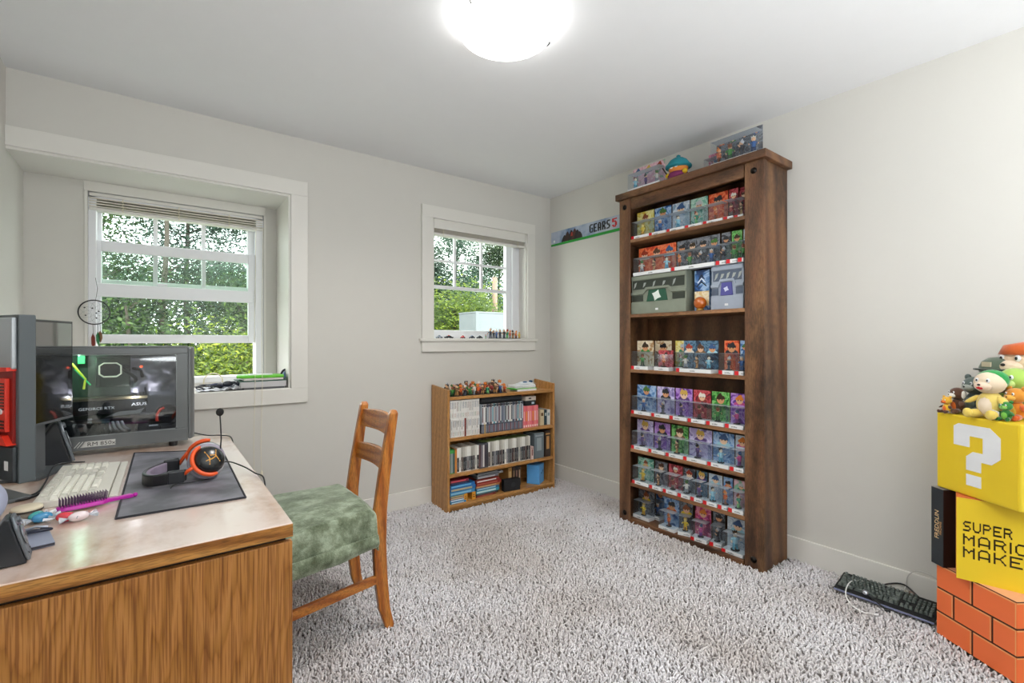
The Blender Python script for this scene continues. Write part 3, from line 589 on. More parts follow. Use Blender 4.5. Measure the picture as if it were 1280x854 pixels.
def boxed(label, w, pal, cols, loc, rz=-PI/2, hc=.185, bh=.115, d=.062, nf=1, group=None, tagged=True, fh=.075, tall=False):
    t = thing('boxed_figurine', label, 'toy box', loc, rz, group)
    k = (round(w, 3), hc, bh, d)
    put('backing_card', cached(('card', k, cols), lambda: MB().box(-w/2, w/2, d/2-.0015, d/2, 0, hc).mesh('backing_card', printed(*cols, 22))), t)
    put('base_tray', cached(('tray', k), lambda: MB().box(-w/2, w/2, -d/2, d/2-.002, 0, .021).mesh('base_tray', WHITE)), t)
    put('blister', cached(('bl', k), lambda: MB().box(-w/2+.002, w/2-.002, -d/2+.001, d/2-.002, .0215, bh).mesh('blister', CLEARP)), t)
    put('blister_lid', cached(('lid', k), lambda: MB().box(-w/2+.003, w/2-.003, -d/2+.002, d/2-.003, bh-.0012, bh-.0004).mesh('blister_lid', clear('frosted_plastic', 'ffffff', .2, .15, .42))), t)
    if tagged:
        put('red_tag', cached(('tag',), lambda: MB().box(0, .021, -.0015, .0, .0, .0215).mesh('red_tag', RED)), t, (-w/2, -d/2-.0002, 0))
    put('lettering', TXT, t, (-w/2+.034 if w < .14 else -.02, -d/2-.0006, .006), (PI/2, 0, 0))
    for i in range(nf):
        xx = (i-(nf-1)/2)*w/nf
        put('figurine', fig_mesh((pal+i*3) % 12, fh), t, (xx, 0, .022))
        # printed portrait on the card above the blister: plain head and shoulders
        def por():
            m = MB(); yy = d/2-.0022; zc = (bh+hc)/2-.006+((pal*3) % 4-1.5)*.003; r = min(.030, (hc-bh)*(.36+.05*(pal % 3)), w/nf*.34)
            def disc(cx, cz, rx, rz_, a0, a1, lay, n=12): m.prism([(cx, cz)]+[(cx+rx*math.cos(a0+(a1-a0)*k_/n), cz+rz_*math.sin(a0+(a1-a0)*k_/n)) for k_ in range(n+1)], 'Y', yy-lay*.0002, yy-lay*.0002+.0002)
            m.m = 0; disc(0, zc-r*1.05, r*1.3, r*.75, 0, PI, 1); m.m = 1; disc(0, zc, r*.78, r*.9, 0, 2*PI, 2); m.m = 2; hs_ = [(pal*13+i*7+q*5) % 7/7 for q in range(9)]; m.prism([(r*.9*math.cos(a)*(1+.0*q), zc+r*.15+r*(.55+.75*hs_[q])*math.sin(a)) for q, a in enumerate([-.15+(PI+.3)*q/8 for q in range(9)])], 'Y', yy-.0006, yy-.0004); m.m = 3
            for e in (-1, 1): disc(e*r*.3, zc-r*.05, r*.12, r*.16, 0, 2*PI, 4, 6)
            return m.mesh('printed_portrait', [mat(PALS[(pal+i*3) % 12][0], .4), mat(SKIN[(pal+i) % 3], .4), mat(HAIRS[(pal*5+i*3+1) % 12], .4), BLACK])
        put('printed_portrait', cached(('por', k, pal, i, nf), por), t, (xx, 0, 0))
    return t
C_Y = ('e2d26a', 'f2ecb0', 'd8b52c'); C_B = ('6c9bd0', 'b8cfe8', '2f5c9a'); C_W = ('dfe6ec', 'b8c6d4', '8aa7c0'); C_T = ('7fc0a8', 'cfe6d8', '3f8a78'); C_O = ('e0562a', 'f08a5a', 'b8321c')
C_R = ('a83038', 'd8606a', '5a2430'); C_D = ('4a4e56', '8a8f98', '2b2e36'); C_G = ('3f9a3a', '8fd07a', '1f5a2a'); C_P = ('8a4fb8', 'c8a0e0', '5a2f8a'); C_L = ('b8a8d8', 'dcd4ee', '7a6aa8')
C_N = ('2f4f6a', '6a90aa', '1f3348'); C_K = ('e0a8b8', 'f2d0d8', '8fc0a0'); C_E = ('d8c8a8', 'e8dcc4', 'a87a4a'); C_M = ('c83a6a', 'f0a0b8', '8a2a5a')
GB = 'boxed figurines in the tall bookcase'
def rowbox(px0, px1, z, desc, pal, cols, X=2.478, **k):
    """front face spans pixel columns px0..px1 on the plane X (columns only fix where along the shelf the box stands)"""
    y0 = atX(px0, 427, X)[1]; y1 = atX(px1, 427, X)[1]; w = abs(y0-y1)-.003; d = k.get('d', .062)
    return boxed(desc, w, pal, cols, (X+d/2, (y0+y1)/2, z+.0006), **k)
z = SH[0]
for a in [(789, 810.3, 'yellow carded figurine box at the left end of the top shelf', 0, C_Y, 2.485), (811, 832, 'blue carded figurine box second from the left on the top shelf', 1, C_B, 2.49),
          (833, 855, 'pale white and blue figurine box third from the left on the top shelf', 2, C_W, 2.495), (856, 877.5, 'teal green figurine box left of the orange one on the top shelf', 3, C_T, 2.50),
          (878.5, 903, 'bright orange figurine box on the top shelf', 4, C_O, 2.50), (904, 916, 'narrow dark red figurine box right of the orange box on top shelf', 6, C_R, 2.50), (917, 929, 'brownish red figurine box at the right end of the top shelf', 11, C_R, 2.515)]:
    rowbox(a[0], a[1], z, a[2], a[3], a[4], a[5])
# crates on the second shelf with long packs standing on them
z = SH[1]; CRH = .247
def crate(label, px0, px1, body, dark, plate, emb, X):
    y0 = atX(px0, 427, X)[1]; y1 = atX(px1, 427, X)[1]; w = abs(y0-y1)-.004; d = .17; h = CRH
    t = thing('collector_crate', label, 'box', (X+d/2, (y0+y1)/2, z+.0005), -PI/2); f = -d/2
    B = mat(body, .5, .2, bump=.3, bscale=60, var=.22); Dk = mat(dark, .5, .2)
    ob('crate_body', MB().box(-w/2, w/2, f+.006, d/2, 0, h), B, t, bevel=.004)
    ob('top_band', MB().box(-w/2+.002, w/2-.002, f+.001, f+.007, h*.88, h-.004), B, t, bevel=.002)
    wi = ob('dark_window', MB().box(-w/2+.012, w/2-.012, f+.0035, f+.0065, h*.64, h*.87), Dk, t)
    for k in range(5): ob('printed_mark', MB().prism([(-w/2+.02+k*w*.18, h*(.66+.02*(k % 2))), (-w/2+.035+k*w*.18, h*.72), (-w/2+.045+k*w*.18, h*(.83-.03*(k % 2))), (-w/2+.028+k*w*.18, h*.80)], 'Y', f+.0028, f+.0036), mat('a9b0ac', .5), wi)
    ob('middle_ridge', MB().prism([(-w/2, h*.5), (-w*.26, h*.5), (-w*.19, h*.62), (w*.19, h*.62), (w*.26, h*.5), (w/2, h*.5), (w/2, h*.57), (w*.28, h*.57), (w*.21, h*.68), (-w*.21, h*.68), (-w*.28, h*.57), (-w/2, h*.57)], 'Y', f-.003, f+.006), B, t, bevel=.002)
    ob('lower_panel', MB().box(-w/2, w/2, f-.001, f+.006, 0, h*.31), B, t, bevel=.003)
    for s in (-1, 1): ob('recessed_panel', MB().box(*(sorted((s*w*.27, s*w*.48))), f+.003, f+.0065, h*.33, h*.48), Dk, t)
    pl_ = ob('emblem_plate', MB().prism([(-w*.19, h*.31), (w*.19, h*.31), (w*.15, h*.60), (-w*.15, h*.60)], 'Y', f-.004, f+.006), mat(plate, .35, .2), t, bevel=.002)
    ob('emblem', MB().prism([(w*.09*(1 if i % 2 else .6)*math.cos(i*PI/4+.4), h*.45+w*.09*(1 if i % 2 else .6)*math.sin(i*PI/4+.4)) for i in range(8)], 'Y', f-.0052, f-.004), mat(emb, .5), pl_)
    ob('small_mark', MB().box(-.01, .01, f-.002, f-.001, h*.08, h*.13), mat('e6e8ea', .5), t)
crate('weathered green grey crate box with green emblem on the second shelf', 788.5, 857.5, '8b9284', '3a4038', '2a5a45', 'e6efe9', 2.484)
crate('silver blue crate box with violet emblem on the second shelf', 888, 929.5, 'a3adbd', '5a6578', '5b5aa0', 'd8dcf5', 2.50)
yb = atX(877, 427, 2.53)[1]
t = thing('display_box', 'slim blue and gold display box between the two crates', 'box', (2.56, yb, z+.0005), -PI/2)
ob('box_body', MB().box(-.045, .048, -.03, .05, 0, .238), printed('3f6fae', 'a8c8ea', '23406e', 14), t, bevel=.001)
ob('printed_band', MB().box(-.044, .047, -.0312, -.030, .03, .115), printed('e0c48a', 'f2e8cc', 'b8863a', 20), t)
for k in (0, 1, 2): ob('chevron', MB().prism([(-.03+.006*k, .14+.02*k), (0, .165+.02*k), (.03-.006*k, .14+.02*k), (.03-.006*k, .148+.02*k), (0, .174+.02*k), (-.03+.006*k, .148+.02*k)], 'Y', -.0315, -.0300), mat('e8f1fa' if k % 2 else '16202e', .5), t)
orb = NT('amber_glass'); orb.b.inputs['Base Color'].default_value = lin('d8701a'); orb.b.inputs['Roughness'].default_value = .08; orb.b.inputs['Coat Weight'].default_value = 1; orb.b.inputs['Transmission Weight'].default_value = .35
yb = atX(875, 427, 2.495)[1]
t = thing('amber_ball', 'glossy amber glass ball in front of the blue box', 'ball', (2.496, yb, z)); ob('ball', MB().ell((0, 0, .045), (.036, .036, .036), 28, 18), orb.m, t, smooth=True)
ob('ring_foot', MB().lathe([(.012, 0), (.022, 0), (.02, .012), (.012, .014)], n=18), mat('a07a3a', .4, .6), t, smooth=True)
z2 = z+CRH+.001
rowbox(791, 838, z2, 'wide red and orange three figure pack on the green crate', 8, C_O, 2.482, nf=3, tagged=False)
rowbox(839, 893, z2, 'wide dark four figure pack with grey blister above the display box', 4, C_D, 2.482, nf=4)
rowbox(894.5, 906.5, z2, 'narrow dark grey figurine box left of the green one', 10, C_D, 2.485)
rowbox(907.5, 921, z2, 'bright green figurine box standing on the silver crate', 7, C_G, 2.485)
rowbox(922, 929.5, z2, 'slim box with white tray at the right end above the silver crate', 7, C_W, 2.485)
z = SH[2]
rowbox(789, 810, z, 'beige box with green figurine at the left end of the third shelf', 7, C_E, 2.475)
rowbox(811.5, 832.5, z, 'orange carded figurine box behind the red topped one', 4, C_E, 2.56)
rowbox(817, 836, z, 'small red topped clear box standing forward on the third shelf', 4, C_R, 2.478, hc=.125, bh=.10, d=.05, tagged=False)
rowbox(837, 858, z, 'golden yellow box with green portrait on the third shelf', 3, C_Y, 2.56)
rowbox(845, 889, z, 'wide navy box with three grey armoured figurines on the third shelf', 8, C_N, 2.470, nf=3, d=.08)
rowbox(898, 917, z, 'orange and white figurine box second from the right on third shelf', 10, C_O, 2.478)
rowbox(918, 929.5, z, 'blue figurine box at the right end of the third shelf', 1, C_B, 2.478)
z = SH[3]
for a in [(789, 813, 'light blue box with dark haired portrait at left end of fourth shelf', 1, C_B), (814, 836, 'lavender box with swordsman figurine second on the fourth shelf', 10, C_L), (837, 858.5, 'violet box with pale portrait third on the fourth shelf', 5, C_P),
          (859.5, 881.5, 'red box with crimson figurine in the middle of the fourth shelf', 6, C_R), (882.5, 905, 'green carded box with red haired portrait on the fourth shelf', 7, C_G), (906, 929, 'purple box with white haired portrait at right end of fourth shelf', 9, C_P)]:
    rowbox(a[0], a[1], z, a[2], a[3], a[4], 2.474)
z = SH[4]
for a in [(789, 809.5, 'purple box with winged figurine at left end of the fifth shelf', 5, C_L), (810.5, 830.5, 'dark violet box second from the left on the fifth shelf', 10, C_P), (832, 853, 'green carded box third from the left on the fifth shelf', 11, C_G),
          (854, 883, 'wide violet grey box with blue armoured figurine on the fifth shelf', 5, C_L), (884, 911, 'sky blue box with white dressed figurine on the fifth shelf', 2, C_B), (912, 929.5, 'pale lavender box at the right end of the fifth shelf', 9, C_W)]:
    rowbox(a[0], a[1], z, a[2], a[3], a[4], 2.474, fh=.08)
z = SH[5]
for a in [(790, 810, 'pale green box with tiny figurine at left end of the sixth shelf', 0, C_T), (811.5, 827, 'grey brown box second from the left on the sixth shelf', 11, C_D), (828.5, 846, 'dark red box with brown haired figurine on the sixth shelf', 6, C_R),
          (847, 862, 'grey box with white clad figurine in the middle of the sixth shelf', 8, C_D), (863, 877, 'indigo carded figurine box right of the middle of the sixth shelf', 5, C_N), (878.5, 896, 'pale blue box with round helmet figurine on the sixth shelf', 2, C_W),
          (897, 909, 'blue and orange figurine box second from the right on sixth shelf', 4, C_B), (910, 929, 'pink and green figurine box at the right end of the sixth shelf', 3, C_K)]:
    rowbox(a[0], a[1], z, a[2], a[3], a[4], 2.474, hc=.165)
z = .018
def lowbox(px0, px1, desc, pal, cols, X, rz=0, **k):
    y0 = atX(px0, 427, X)[1]; y1 = atX(px1, 427, X)[1]; w = abs(y0-y1)-.002
    boxed(desc, w, pal, cols, (X+.031, (y0+y1)/2, z+.0006), -PI/2+rz, **k)
lowbox(791, 811, 'grey box with tan striped figurine at left end of the bottom shelf', 0, C_D, 2.53, tagged=False); lowbox(813, 824, 'narrow blue box behind the bright yellow one on the bottom shelf', 1, C_B, 2.60, tagged=False)
lowbox(823, 842, 'white blue and yellow box standing forward on the bottom shelf', 4, C_B, 2.50, tagged=False); lowbox(846, 860, 'turned grey box with helmet figurine on the bottom shelf', 0, C_D, 2.52, .35, tagged=False)
lowbox(863, 882, 'magenta carded box with pink figurine on the bottom shelf', 9, C_M, 2.51, .12); lowbox(886, 900, 'dark box with slim figurine behind the magenta one on bottom shelf', 10, C_D, 2.53, .2)
lowbox(902, 929, 'large light box with teal robot figurine at right end of bottom shelf', 2, C_W, 2.50, 0, fh=.10)
# on top of the tall bookcase
z = CT+.0425
def topbox(desc, px0, px1, X, pal, cols, rz=0, **k):
    y0 = atX(px0, 427, X)[1]; y1 = atX(px1, 427, X)[1]; w = abs(y0-y1); boxed(desc, w, pal, cols, (X+.04, (y0+y1)/2, z), -PI/2+rz, **k)
topbox('pastel three figure pack at the left end on top of the tall bookcase', 783, 823, 2.465, 2, C_K, .0, nf=3, hc=.165, bh=.12, tagged=False, d=.06)
topbox('dark framed four figure pack at the right end on top of the tall bookcase', 887, 945, 2.49, 4, C_D, .0, nf=4, hc=.175, bh=.145, tagged=False, d=.07, fh=.09)
topbox('pink and white box half hidden behind the dark framed pack on the bookcase', 878, 900, 2.60, 9, C_M, .0, nf=1, hc=.15, bh=.11, d=.06)
yb = atX(848, 427, 2.53)[1]
t = thing('soft_doll', 'squat plush doll in a teal knitted hat on top of the bookcase', 'doll', (2.53, yb, z), -PI/2); TEAL = mat('1f7f8c', .8, bump=.4, bscale=180)
ob('body', MB().lathe([(.05, 0), (.062, .02), (.055, .045), (.03, .055)], n=20), mat('7b2a5a', .8, bump=.3), t, smooth=True)
hd = ob('head', MB().ell((0, 0, .075), (.06, .05, .042), 20, 12), mat('e08a3a', .8, bump=.3), t, smooth=True)
for s in (-1, 1): ob('eye_patch', MB().ell((s*.016, -.048, .082), (.015, .004, .014), 12, 6), WHITE, hd, smooth=True)
h_ = ob('hat', MB().lathe([(.062, .078), (.070, .086), (.066, .10), (.05, .122), (.028, .136), (.012, .141), (.012, .152), (.002, .158)], n=22), TEAL, t, smooth=True); ob('hat_brim', MB().lathe([(.058, .074), (.077, .080), (.077, .090), (.062, .094)], n=22), TEAL, h_, smooth=True)
for s in (-1, 1): ob('hand', MB().ell((s*.058, -.022, .04), (.017, .015, .015), 10, 7), mat('e6c02a', .8, bump=.3), t, smooth=True)
yb = atX(831, 427, 2.48)[1]
t = thing('toy_staff', 'thin dark brown stick leaning between the pastel pack and the doll', 'stick', (2.50, yb, z)); ob('stick', MB().tube([(0, -.035, .004), (0, .0, .05), (0, .03, .095)], [.003, .005, .004], 7), mat('3a2018', .6), t, smooth=True)

# ---------------------------------------------------------------- wall sign
t = thing('wall_sign', 'long game logo banner sign fixed on the right wall by the corner', 'sign', (XR-.004, 2.69, 2.012), -PI/2); w = .80/2
sg = NT('sign_sky'); sx = sg.n('TexNoise', Scale=6, Detail=3); sg.l(sg.coord(), sx.inputs['Vector']); sg.l(sg.ramp(sx.outputs['Fac'], [(.35, '5d7ea8'), (.5, 'a9b6cc'), (.65, 'c3cbd8')]), sg.b.inputs['Base Color']); sg.b.inputs['Roughness'].default_value = .4
ob('sign_board', MB().box(-w, w, -.003, .003, 0, .122), sg.m, t)
ob('green_stripe', MB().prism([(-w, 0), (w, 0), (w, .022), (-w, .018)], 'Y', -.0040, -.003), mat('1e9a30', .4), t)
for i, (x, hh, c) in enumerate([(-.235, .06, '2a2426'), (-.20, .085, '3a2220'), (-.155, .09, '241d22'), (-.115, .095, '4a2a24'), (-.085, .08, '221e24'), (-.06, .06, '332a2a')]):
    ob('printed_silhouette', MB().prism([(x-.035, .019), (x+.04, .021), (x+.032, .03+hh*.3), (x+.018, .02+hh*.8), (x+.005, .015+hh), (x-.01, .02+hh*.75), (x-.024, .02+hh*.4)], 'Y', -.0042-.0001*i, -.003), mat(c, .5), t)
ob('printed_accent', MB().prism([(-.155, .05), (-.13, .055), (-.135, .085), (-.15, .08)], 'Y', -.0052, -.003), mat('b03a2a', .5), t)
def fit(me, w, h):
    xs = [v.co.x for v in me.vertices]; ys = [v.co.y for v in me.vertices]; me.transform(Matrix.Diagonal((w/(max(xs)-min(xs)), h/(max(ys)-min(ys)), 1, 1)) @ Matrix.Translation((-min(xs), -min(ys), 0))); return me
gy0, gy1, g5a, g5b = [2.69-atX(p, 285, XR)[1] for p in (737.5, 763.5, 766, 772)]
gm = MB(); B7 = {'G': '01111 11000 11000 11011 11001 11001 01111', 'E': '11111 11000 11000 11110 11000 11000 11111', 'A': '01110 11011 11011 11011 11111 11011 11011', 'R': '11110 11011 11011 11110 11110 11011 11011', 'S': '01111 11000 11000 01110 00011 00011 11110', '5': '11111 11000 11110 00011 00011 11011 01110'}
def block(word, x0, x1, z0, h, m_):
    mm = MB(); cw = (x1-x0)/(len(word)*6-1); ch_ = h/7
    for i, L_ in enumerate(word):
        for r, row in enumerate(B7[L_].split()):
            for c, v in enumerate(row):
                if v == '1': X0 = x0+(i*6+c)*cw; Z0 = z0+(6-r)*ch_; mm.box(X0, X0+cw, -.0044, -.003, Z0, Z0+ch_)
    ob('lettering', mm, m_, t)
block('GEARS', gy0, gy1, .038, .066, mat('14161c', .4)); block('5', g5a, g5b, .038, .066, RED)
ob('small_square_mark', MB().box(-w+.03, -w+.05, -.0038, -.003, .03, .05), WHITE, t)

# ---------------------------------------------------------------- contents of the small bookcase
SR = math.radians(-1.2)
def sbw(x, y, z): c, s = math.cos(SR), math.sin(SR); return (SBM[0]+x*c-y*s, SBM[1]+x*s+y*c, z)
def bx(px): return (atY(px, 500, 2.842)[0]-SBM[0])
GREENP = mat('7f9a5a', .3); ROOMW = mat('e4e1da', .4)
def spine(w, h, d, body, segs, key):
    """a closed case seen by its spine; segs = coloured prints (z0, z1, x0, x1, colour) as fractions of the spine"""
    def f():
        m = MB(); cols = [body]+[s[4] for s in segs]; m.box(-w/2, w/2, 0, d, 0, h)
        for i, s in enumerate(segs): m.m = i+1; m.box(-w/2+w*s[2], -w/2+w*s[3], -.0005, 0, h*s[0], h*s[1])
        return m.mesh('game_case', [mat(c, .35, var=.02) if isinstance(c, str) else c for c in cols])
    return cached(('spine', key, round(w, 4), h, d), f)
def shelf_row(x0, x1, z, n, fn, name, labelf, group, cat='game case', y=None, d=.135, skip=()):
    w = (x1-x0)/n
    for i in range(n):
        if i in skip: continue
        me = fn(i, w-.0007); yy = (BF+.022 if y is None else y)+random.uniform(-.002, .002)
        o = put(name, me, None, sbw(x0+w*(i+.5), yy, z+.0004), (0, 0, SR)); tag(o, labelf(i), cat, group)
rr = random.Random(11)
def white_case(i, w, h=.13):
    k = ('w', i % 9); segs = [(.02, .98, .03, .97, 'e9e7e3'), (.55 if i % 3 else .4, .9, .3, .7, ('8a8f98', '6a4038', '3f5a80', '9a9690', '2a2d33')[i % 5]), (.08, .3, .35, .65, ('a0a4aa', 'b07a5a', '7a9a7a')[i % 3])]
    return spine(w, h, .14, 'f0eeea' if i != 8 else '7a2a22', segs if i != 8 else [(.02, .98, .03, .97, '7a2a22')], k if i != 8 else 'red')
xA, xB, xC, xD, xE, xF = BX0+.022, bx(601.5), bx(604), bx(656), bx(676), bx(687.5)
shelf_row(xA+.012, xB, SS[1], 17, lambda i, w: white_case(i, w, .128), 'game_case', lambda i: f'{ordn(i)} {"dark red" if i==8 else "white"} spined case from the left in the lower white block', 'white spined game cases, lower layer', y=BF+.014)
shelf_row(xA+.008, xB-.002, SS[1]+.1290, 19, lambda i, w: white_case((i*5+2) % 8, w, .129), 'game_case', lambda i: f'{ordn(i)} white spined case from the left in the upper white block', 'white spined game cases, upper layer', y=BF+.014)
MIX = ['c9d4dd', '5aa0b0', 'b8c4c8', '6a4a48', '8a98a4', '43506a', 'c9a8a0', 'd8cfc8', 'e6e6e4', '3a4048', 'dcdcdc', '7a7080', '9a9aa8', '54606a', 'e2e0da', '6a7488']
def dvd(i, w): c = MIX[(i*7) % 16]; return spine(w, .145, .135, c, [(.1, .85, .2, .8, MIX[(i*5+3) % 16]), (.88, .98, .1, .9, '2c3038')], ('d', i % 16))
def mini(i, w): return spine(w, .064, .13, ('4a4e58', '5a6070', 'c8b45a')[2 if i == 2 else i % 2], [(.1, .9, .3, .7, ('a8acb8', '8a90a0', 'b07a7a')[i % 3])], ('mn', i % 6 if i != 2 else 'y'))
shelf_row(xC, xD-.002, SS[1], 30, mini, 'mini_case', lambda i: f'{ordn(i)} small grey spined case from the left under the tall mixed cases', 'small grey cases in the lower layer', y=BF+.016)
shelf_row(xC+.004, xD-.002, SS[1]+.0652, 26, dvd, 'game_case', lambda i: f'{ordn(i)} tall coloured case from the left in the mixed row below the black roll', 'tall mixed cases on the upper shelf', y=BF+.018)
def pink(i, w): return spine(w, .168, .135, ('f07a84', 'e86a76', 'f28a8a')[i % 3], [(.3, .75, .3, .7, ('f8c0b8', 'f5a030', 'fbe0dc')[i % 3]), (.02, .12, .2, .8, 'ffe0dc')], ('pk', i % 3))
shelf_row(xD, bx(674.5), SS[1], 7, pink, 'game_case', lambda i: f'{ordn(i)} coral pink spined case from the left in the pink row', 'coral pink cases')
for i, (px0, px1, c, h, lb) in enumerate([(678, 682.5, 'd8c8a4', .125, 'beige paperback leaning at the right end of the upper shelf'), (683, 686, '27404a', .122, 'dark teal spined book right of the beige paperback'), (686.3, 690, 'dfe4e0', .12, 'white spined book closest to the right side of the upper shelf')]):
    a, b_ = bx(px0), bx(px1); me = spine(b_-a-.001, h, .12, c, [(.6, .8, .2, .8, ('6a4a2a', 'c8d4d4', '8aa0a0')[i])], ('bk', i)); tag(put('book', me, None, sbw((a+b_)/2, BF+.03, SS[1]+.0004), (0, 0, SR)), lb, 'book')
t = thing('rolled_mat', 'thick charcoal rolled mat lying on top of the mixed cases', 'mat', sbw((bx(605)+bx(655))/2, BF+.05, SS[1]+.2115), SR); L = (bx(655)-bx(605))/2
ob('roll', MB().cyl((-L, 0, .0255), (L, 0, .0255), .025, n=18), mat('2a2d31', .8, bump=.3), t, smooth=False); ob('loose_flap', MB().box(-L+.004, L, -.028, .06, -.0002, .0035), mat('232629', .8), t)
t = thing('device_box', 'small white and black device box on top of the pink cases', 'box', sbw(bx(665.5), BF+.055, SS[1]+.1686), SR); ob('box_body', MB().box(-.052, .052, -.03, .06, 0, .04), mat('202327', .5), t, bevel=.001); ob('white_sleeve', MB().box(-.05, .052, -.031, .06, .0405, .072), mat('c9bfb4', .5), t); ob('printed_label', MB().box(.01, .035, -.0312, -.0300, .012, .028), mat('c4d8e4', .5), t); ob('printed_label', MB().box(-.02, .005, -.0322, -.031, .052, .062), BLACK, t)
# middle shelf
x0, x1 = BX0+.024, bx(664.5)
def xb(i, w):
    g = rr.random(); c = ('eceae4', 'c4c1b8', 'f2f0ea', 'b2aea4', 'dedbd2')[(i*3) % 5]; dk_ = ('2c2e33', '4a4448', '5a5e64', '3a3c42', '6a5a56', '34363c', '8a8a90')[(i*3) % 7]
    segs = [(.03, .60, .04, .96, dk_), (.12, .42, .3, .7, ('a8aab0', '7a4a44', 'c8c4bc', '98a0a8')[i % 4])] if i % 8 not in (5,) else [(.2, .5, .3, .7, '9a9a98')]
    if i < 3: c = ('3f9a4a', '43a050', '3a8a40')[i]; segs = [(.03, .85, .08, .92, ('7a8088', '9aa0a4', '54606a')[i])]
    if i == 3: c = 'c8803a'; segs = [(.03, .95, .08, .92, 'd8893f')]
    if i in (15, 16, 17, 18, 19): c = '55585e'; segs = [(.05, .95, .1, .9, ('6a4a4a', '8a8088', 'e0dcd8', '4a4048', '3a3c40')[i-15])]
    h = (.175 if i < 15 else (.18 if i < 20 else .186))-.003*((i*7) % 3)/2
    return spine(w, h if i > 3 else .165, .135, c, segs, ('xb', i))
shelf_row(x0, x1, SS[2], 44, xb, 'game_case', lambda i: f'{ordn(i)} game case from the left on the middle shelf of the low bookcase', 'game cases on the middle shelf')
o = thing('green_sleeve', 'green paper strip lying along the tops of the middle shelf cases', 'paper', sbw((bx(606)+bx(662))/2, BF+.06, SS[2]+.1868), SR); ob('strip', MB().box((bx(606)-bx(662))/2, (bx(662)-bx(606))/2, -.03, .05, 0, .0015), GREENP, o)
for i, (a, b_, h, c, sg_, lb) in enumerate([(665, 668, .10, 'e0c8c0', '8a5a5a', 'short pale case beside the grey stone patterned book'), (669, 680.5, .20, '6f7a80', '9aa4a8', 'thick grey stone patterned book on the middle shelf'), (682, 688.8, .205, '3a2a24', 'c8945a', 'thick dark brown book with a copper figure at the right end of the middle shelf')]):
    a, b_ = bx(a), bx(b_); me = spine(b_-a-.001, h, .15, c, [(.3, .8, .25, .75, sg_), (.86, .92, .1, .9, sg_)], ('tb', i)); tag(put('book', me, None, sbw((a+b_)/2, BF+.012, SS[2]+.0004), (0, 0, SR)), lb, 'book')
# bottom shelf stacks
def flat_stack(px0, px1, y, z, items, where):
    a, b_ = bx(px0), bx(px1); w = b_-a
    for i, (h, c, c2, frac, lb) in enumerate(items):
        ww = w*frac; m = MB(); m.box(-w/2, -w/2+ww, 0, .13, 0, h-.0008); m.m = 1; m.box(-w/2+.006, -w/2+ww*.85, -.0006, 0, h*.2, h*.7)
        o = put('game_case', m.mesh('game_case', [mat(c, .35), mat(c2, .4)]), None, sbw((a+b_)/2, y+random.uniform(-.004, .004), z), (0, 0, SR+random.uniform(-.02, .02)))
        tag(o, lb, 'game case', where); z += h
flat_stack(565.5, 597, BF+.014, SS[3]+.0004, [(.014, '2f7fb0', 'c8dce8', .6, 'blue case at the very bottom of the left stack'), (.014, '3f95c0', 'e8eef2', .6, 'light blue case second from the bottom of the left stack'), (.014, 'a84a3f', 'd8c8a0', .6, 'brick red case third from the bottom of the left stack'), (.014, '54707a', 'c8b87a', .6, 'grey green case below the light blue pair in the left stack'),
      (.026, '3f8fc0', '8ac4e0', .97, 'wide light blue case in the middle of the left stack'), (.026, '2a70b0', 'b8b08a', .99, 'wide deep blue case with gold print in the left stack'), (.022, '2468a8', '6ab0dc', .95, 'wide medium blue case below the dark one in the left stack'), (.016, '222a44', '3a4668', .75, 'dark navy case second from the top of the left stack'), (.016, '8a2a3a', 'e0606a', .7, 'crimson case on top of the left stack')], 'flat stacked cases at the left of the bottom shelf')
for i, (px, lb) in enumerate(((584.5, 'orange block with print left of its twin at the bottom of the left stack'), (594.5, 'orange block with print at the right foot of the left stack'))):
    t = thing('orange_case', lb, 'game case', sbw(bx(px), BF+.012, SS[3]+.0004), SR, 'orange cases'); ob('case_body', MB().box(-.014, .014, 0, .10, 0, .055), mat('e09a30', .4), t, bevel=.001)
    ob('printed_mark', MB().box(-.008, .006, -.0008, 0, .02, .026).box(-.008, .004, -.0008, 0, .034, .038), mat('4a3418', .5), t)
flat_stack(599, 629, BF+.03, SS[3]+.0004, [(.012, '7a2a24', 'b8605a', .8, 'dark red case at the bottom of the centre stack'), (.012, '3a3c40', '6a6c70', .9, 'charcoal case near the bottom of the centre stack'), (.024, '3aa0b8', 'c8e8e8', .95, 'turquoise case with pale print in the centre stack'), (.018, '2a6a9a', 'a8d0e0', .92, 'blue case above the turquoise one in the centre stack'), (.016, 'b87a44', 'd8b080', .95, 'tan case in the centre stack'), (.024, '8a2420', 'b85a48', 1.0, 'dark red wide case in the centre stack'), (.016, '9c3a30', 'e0dcd8', .95, 'thin red case below the paper magazines')], 'flat stacked cases in the centre of the bottom shelf')
flat_stack(602, 634, BF+.045, SS[3]+.1265, [(.016, '8a8f96', 'd8dce0', .8, 'grey magazine on top of the centre stack'), (.014, 'b4b8bc', '4a5058', 1.0, 'pale magazine on top of the centre stack'), (.012, '34383e', '9aa0a8', .9, 'black magazine at the very top of the centre stack')], 'magazines on the centre stack')
for i, (px0, px1, c, c2, lb) in enumerate([(645, 649.5, 'c89a5a', 'e8c88a', 'tan spined book upright behind the black box'), (650.5, 653.5, '5a4438', '9a7a5a', 'brown spined book right of the tan one behind the black box'), (654, 657, '3a3438', 'a07a6a', 'dark spined book third behind the black box'), (657.5, 660.5, '4a3a34', 'c8a88a', 'dark brown spined book next to the blue box')]):
    a, b_ = bx(px0), bx(px1); me = spine(b_-a-.001, .15, .12, c, [(.3, .8, .2, .8, c2)], ('ub', i)); tag(put('book', me, None, sbw((a+b_)/2, BF+.10, SS[3]+.0004), (0, 0, SR)), lb, 'book')
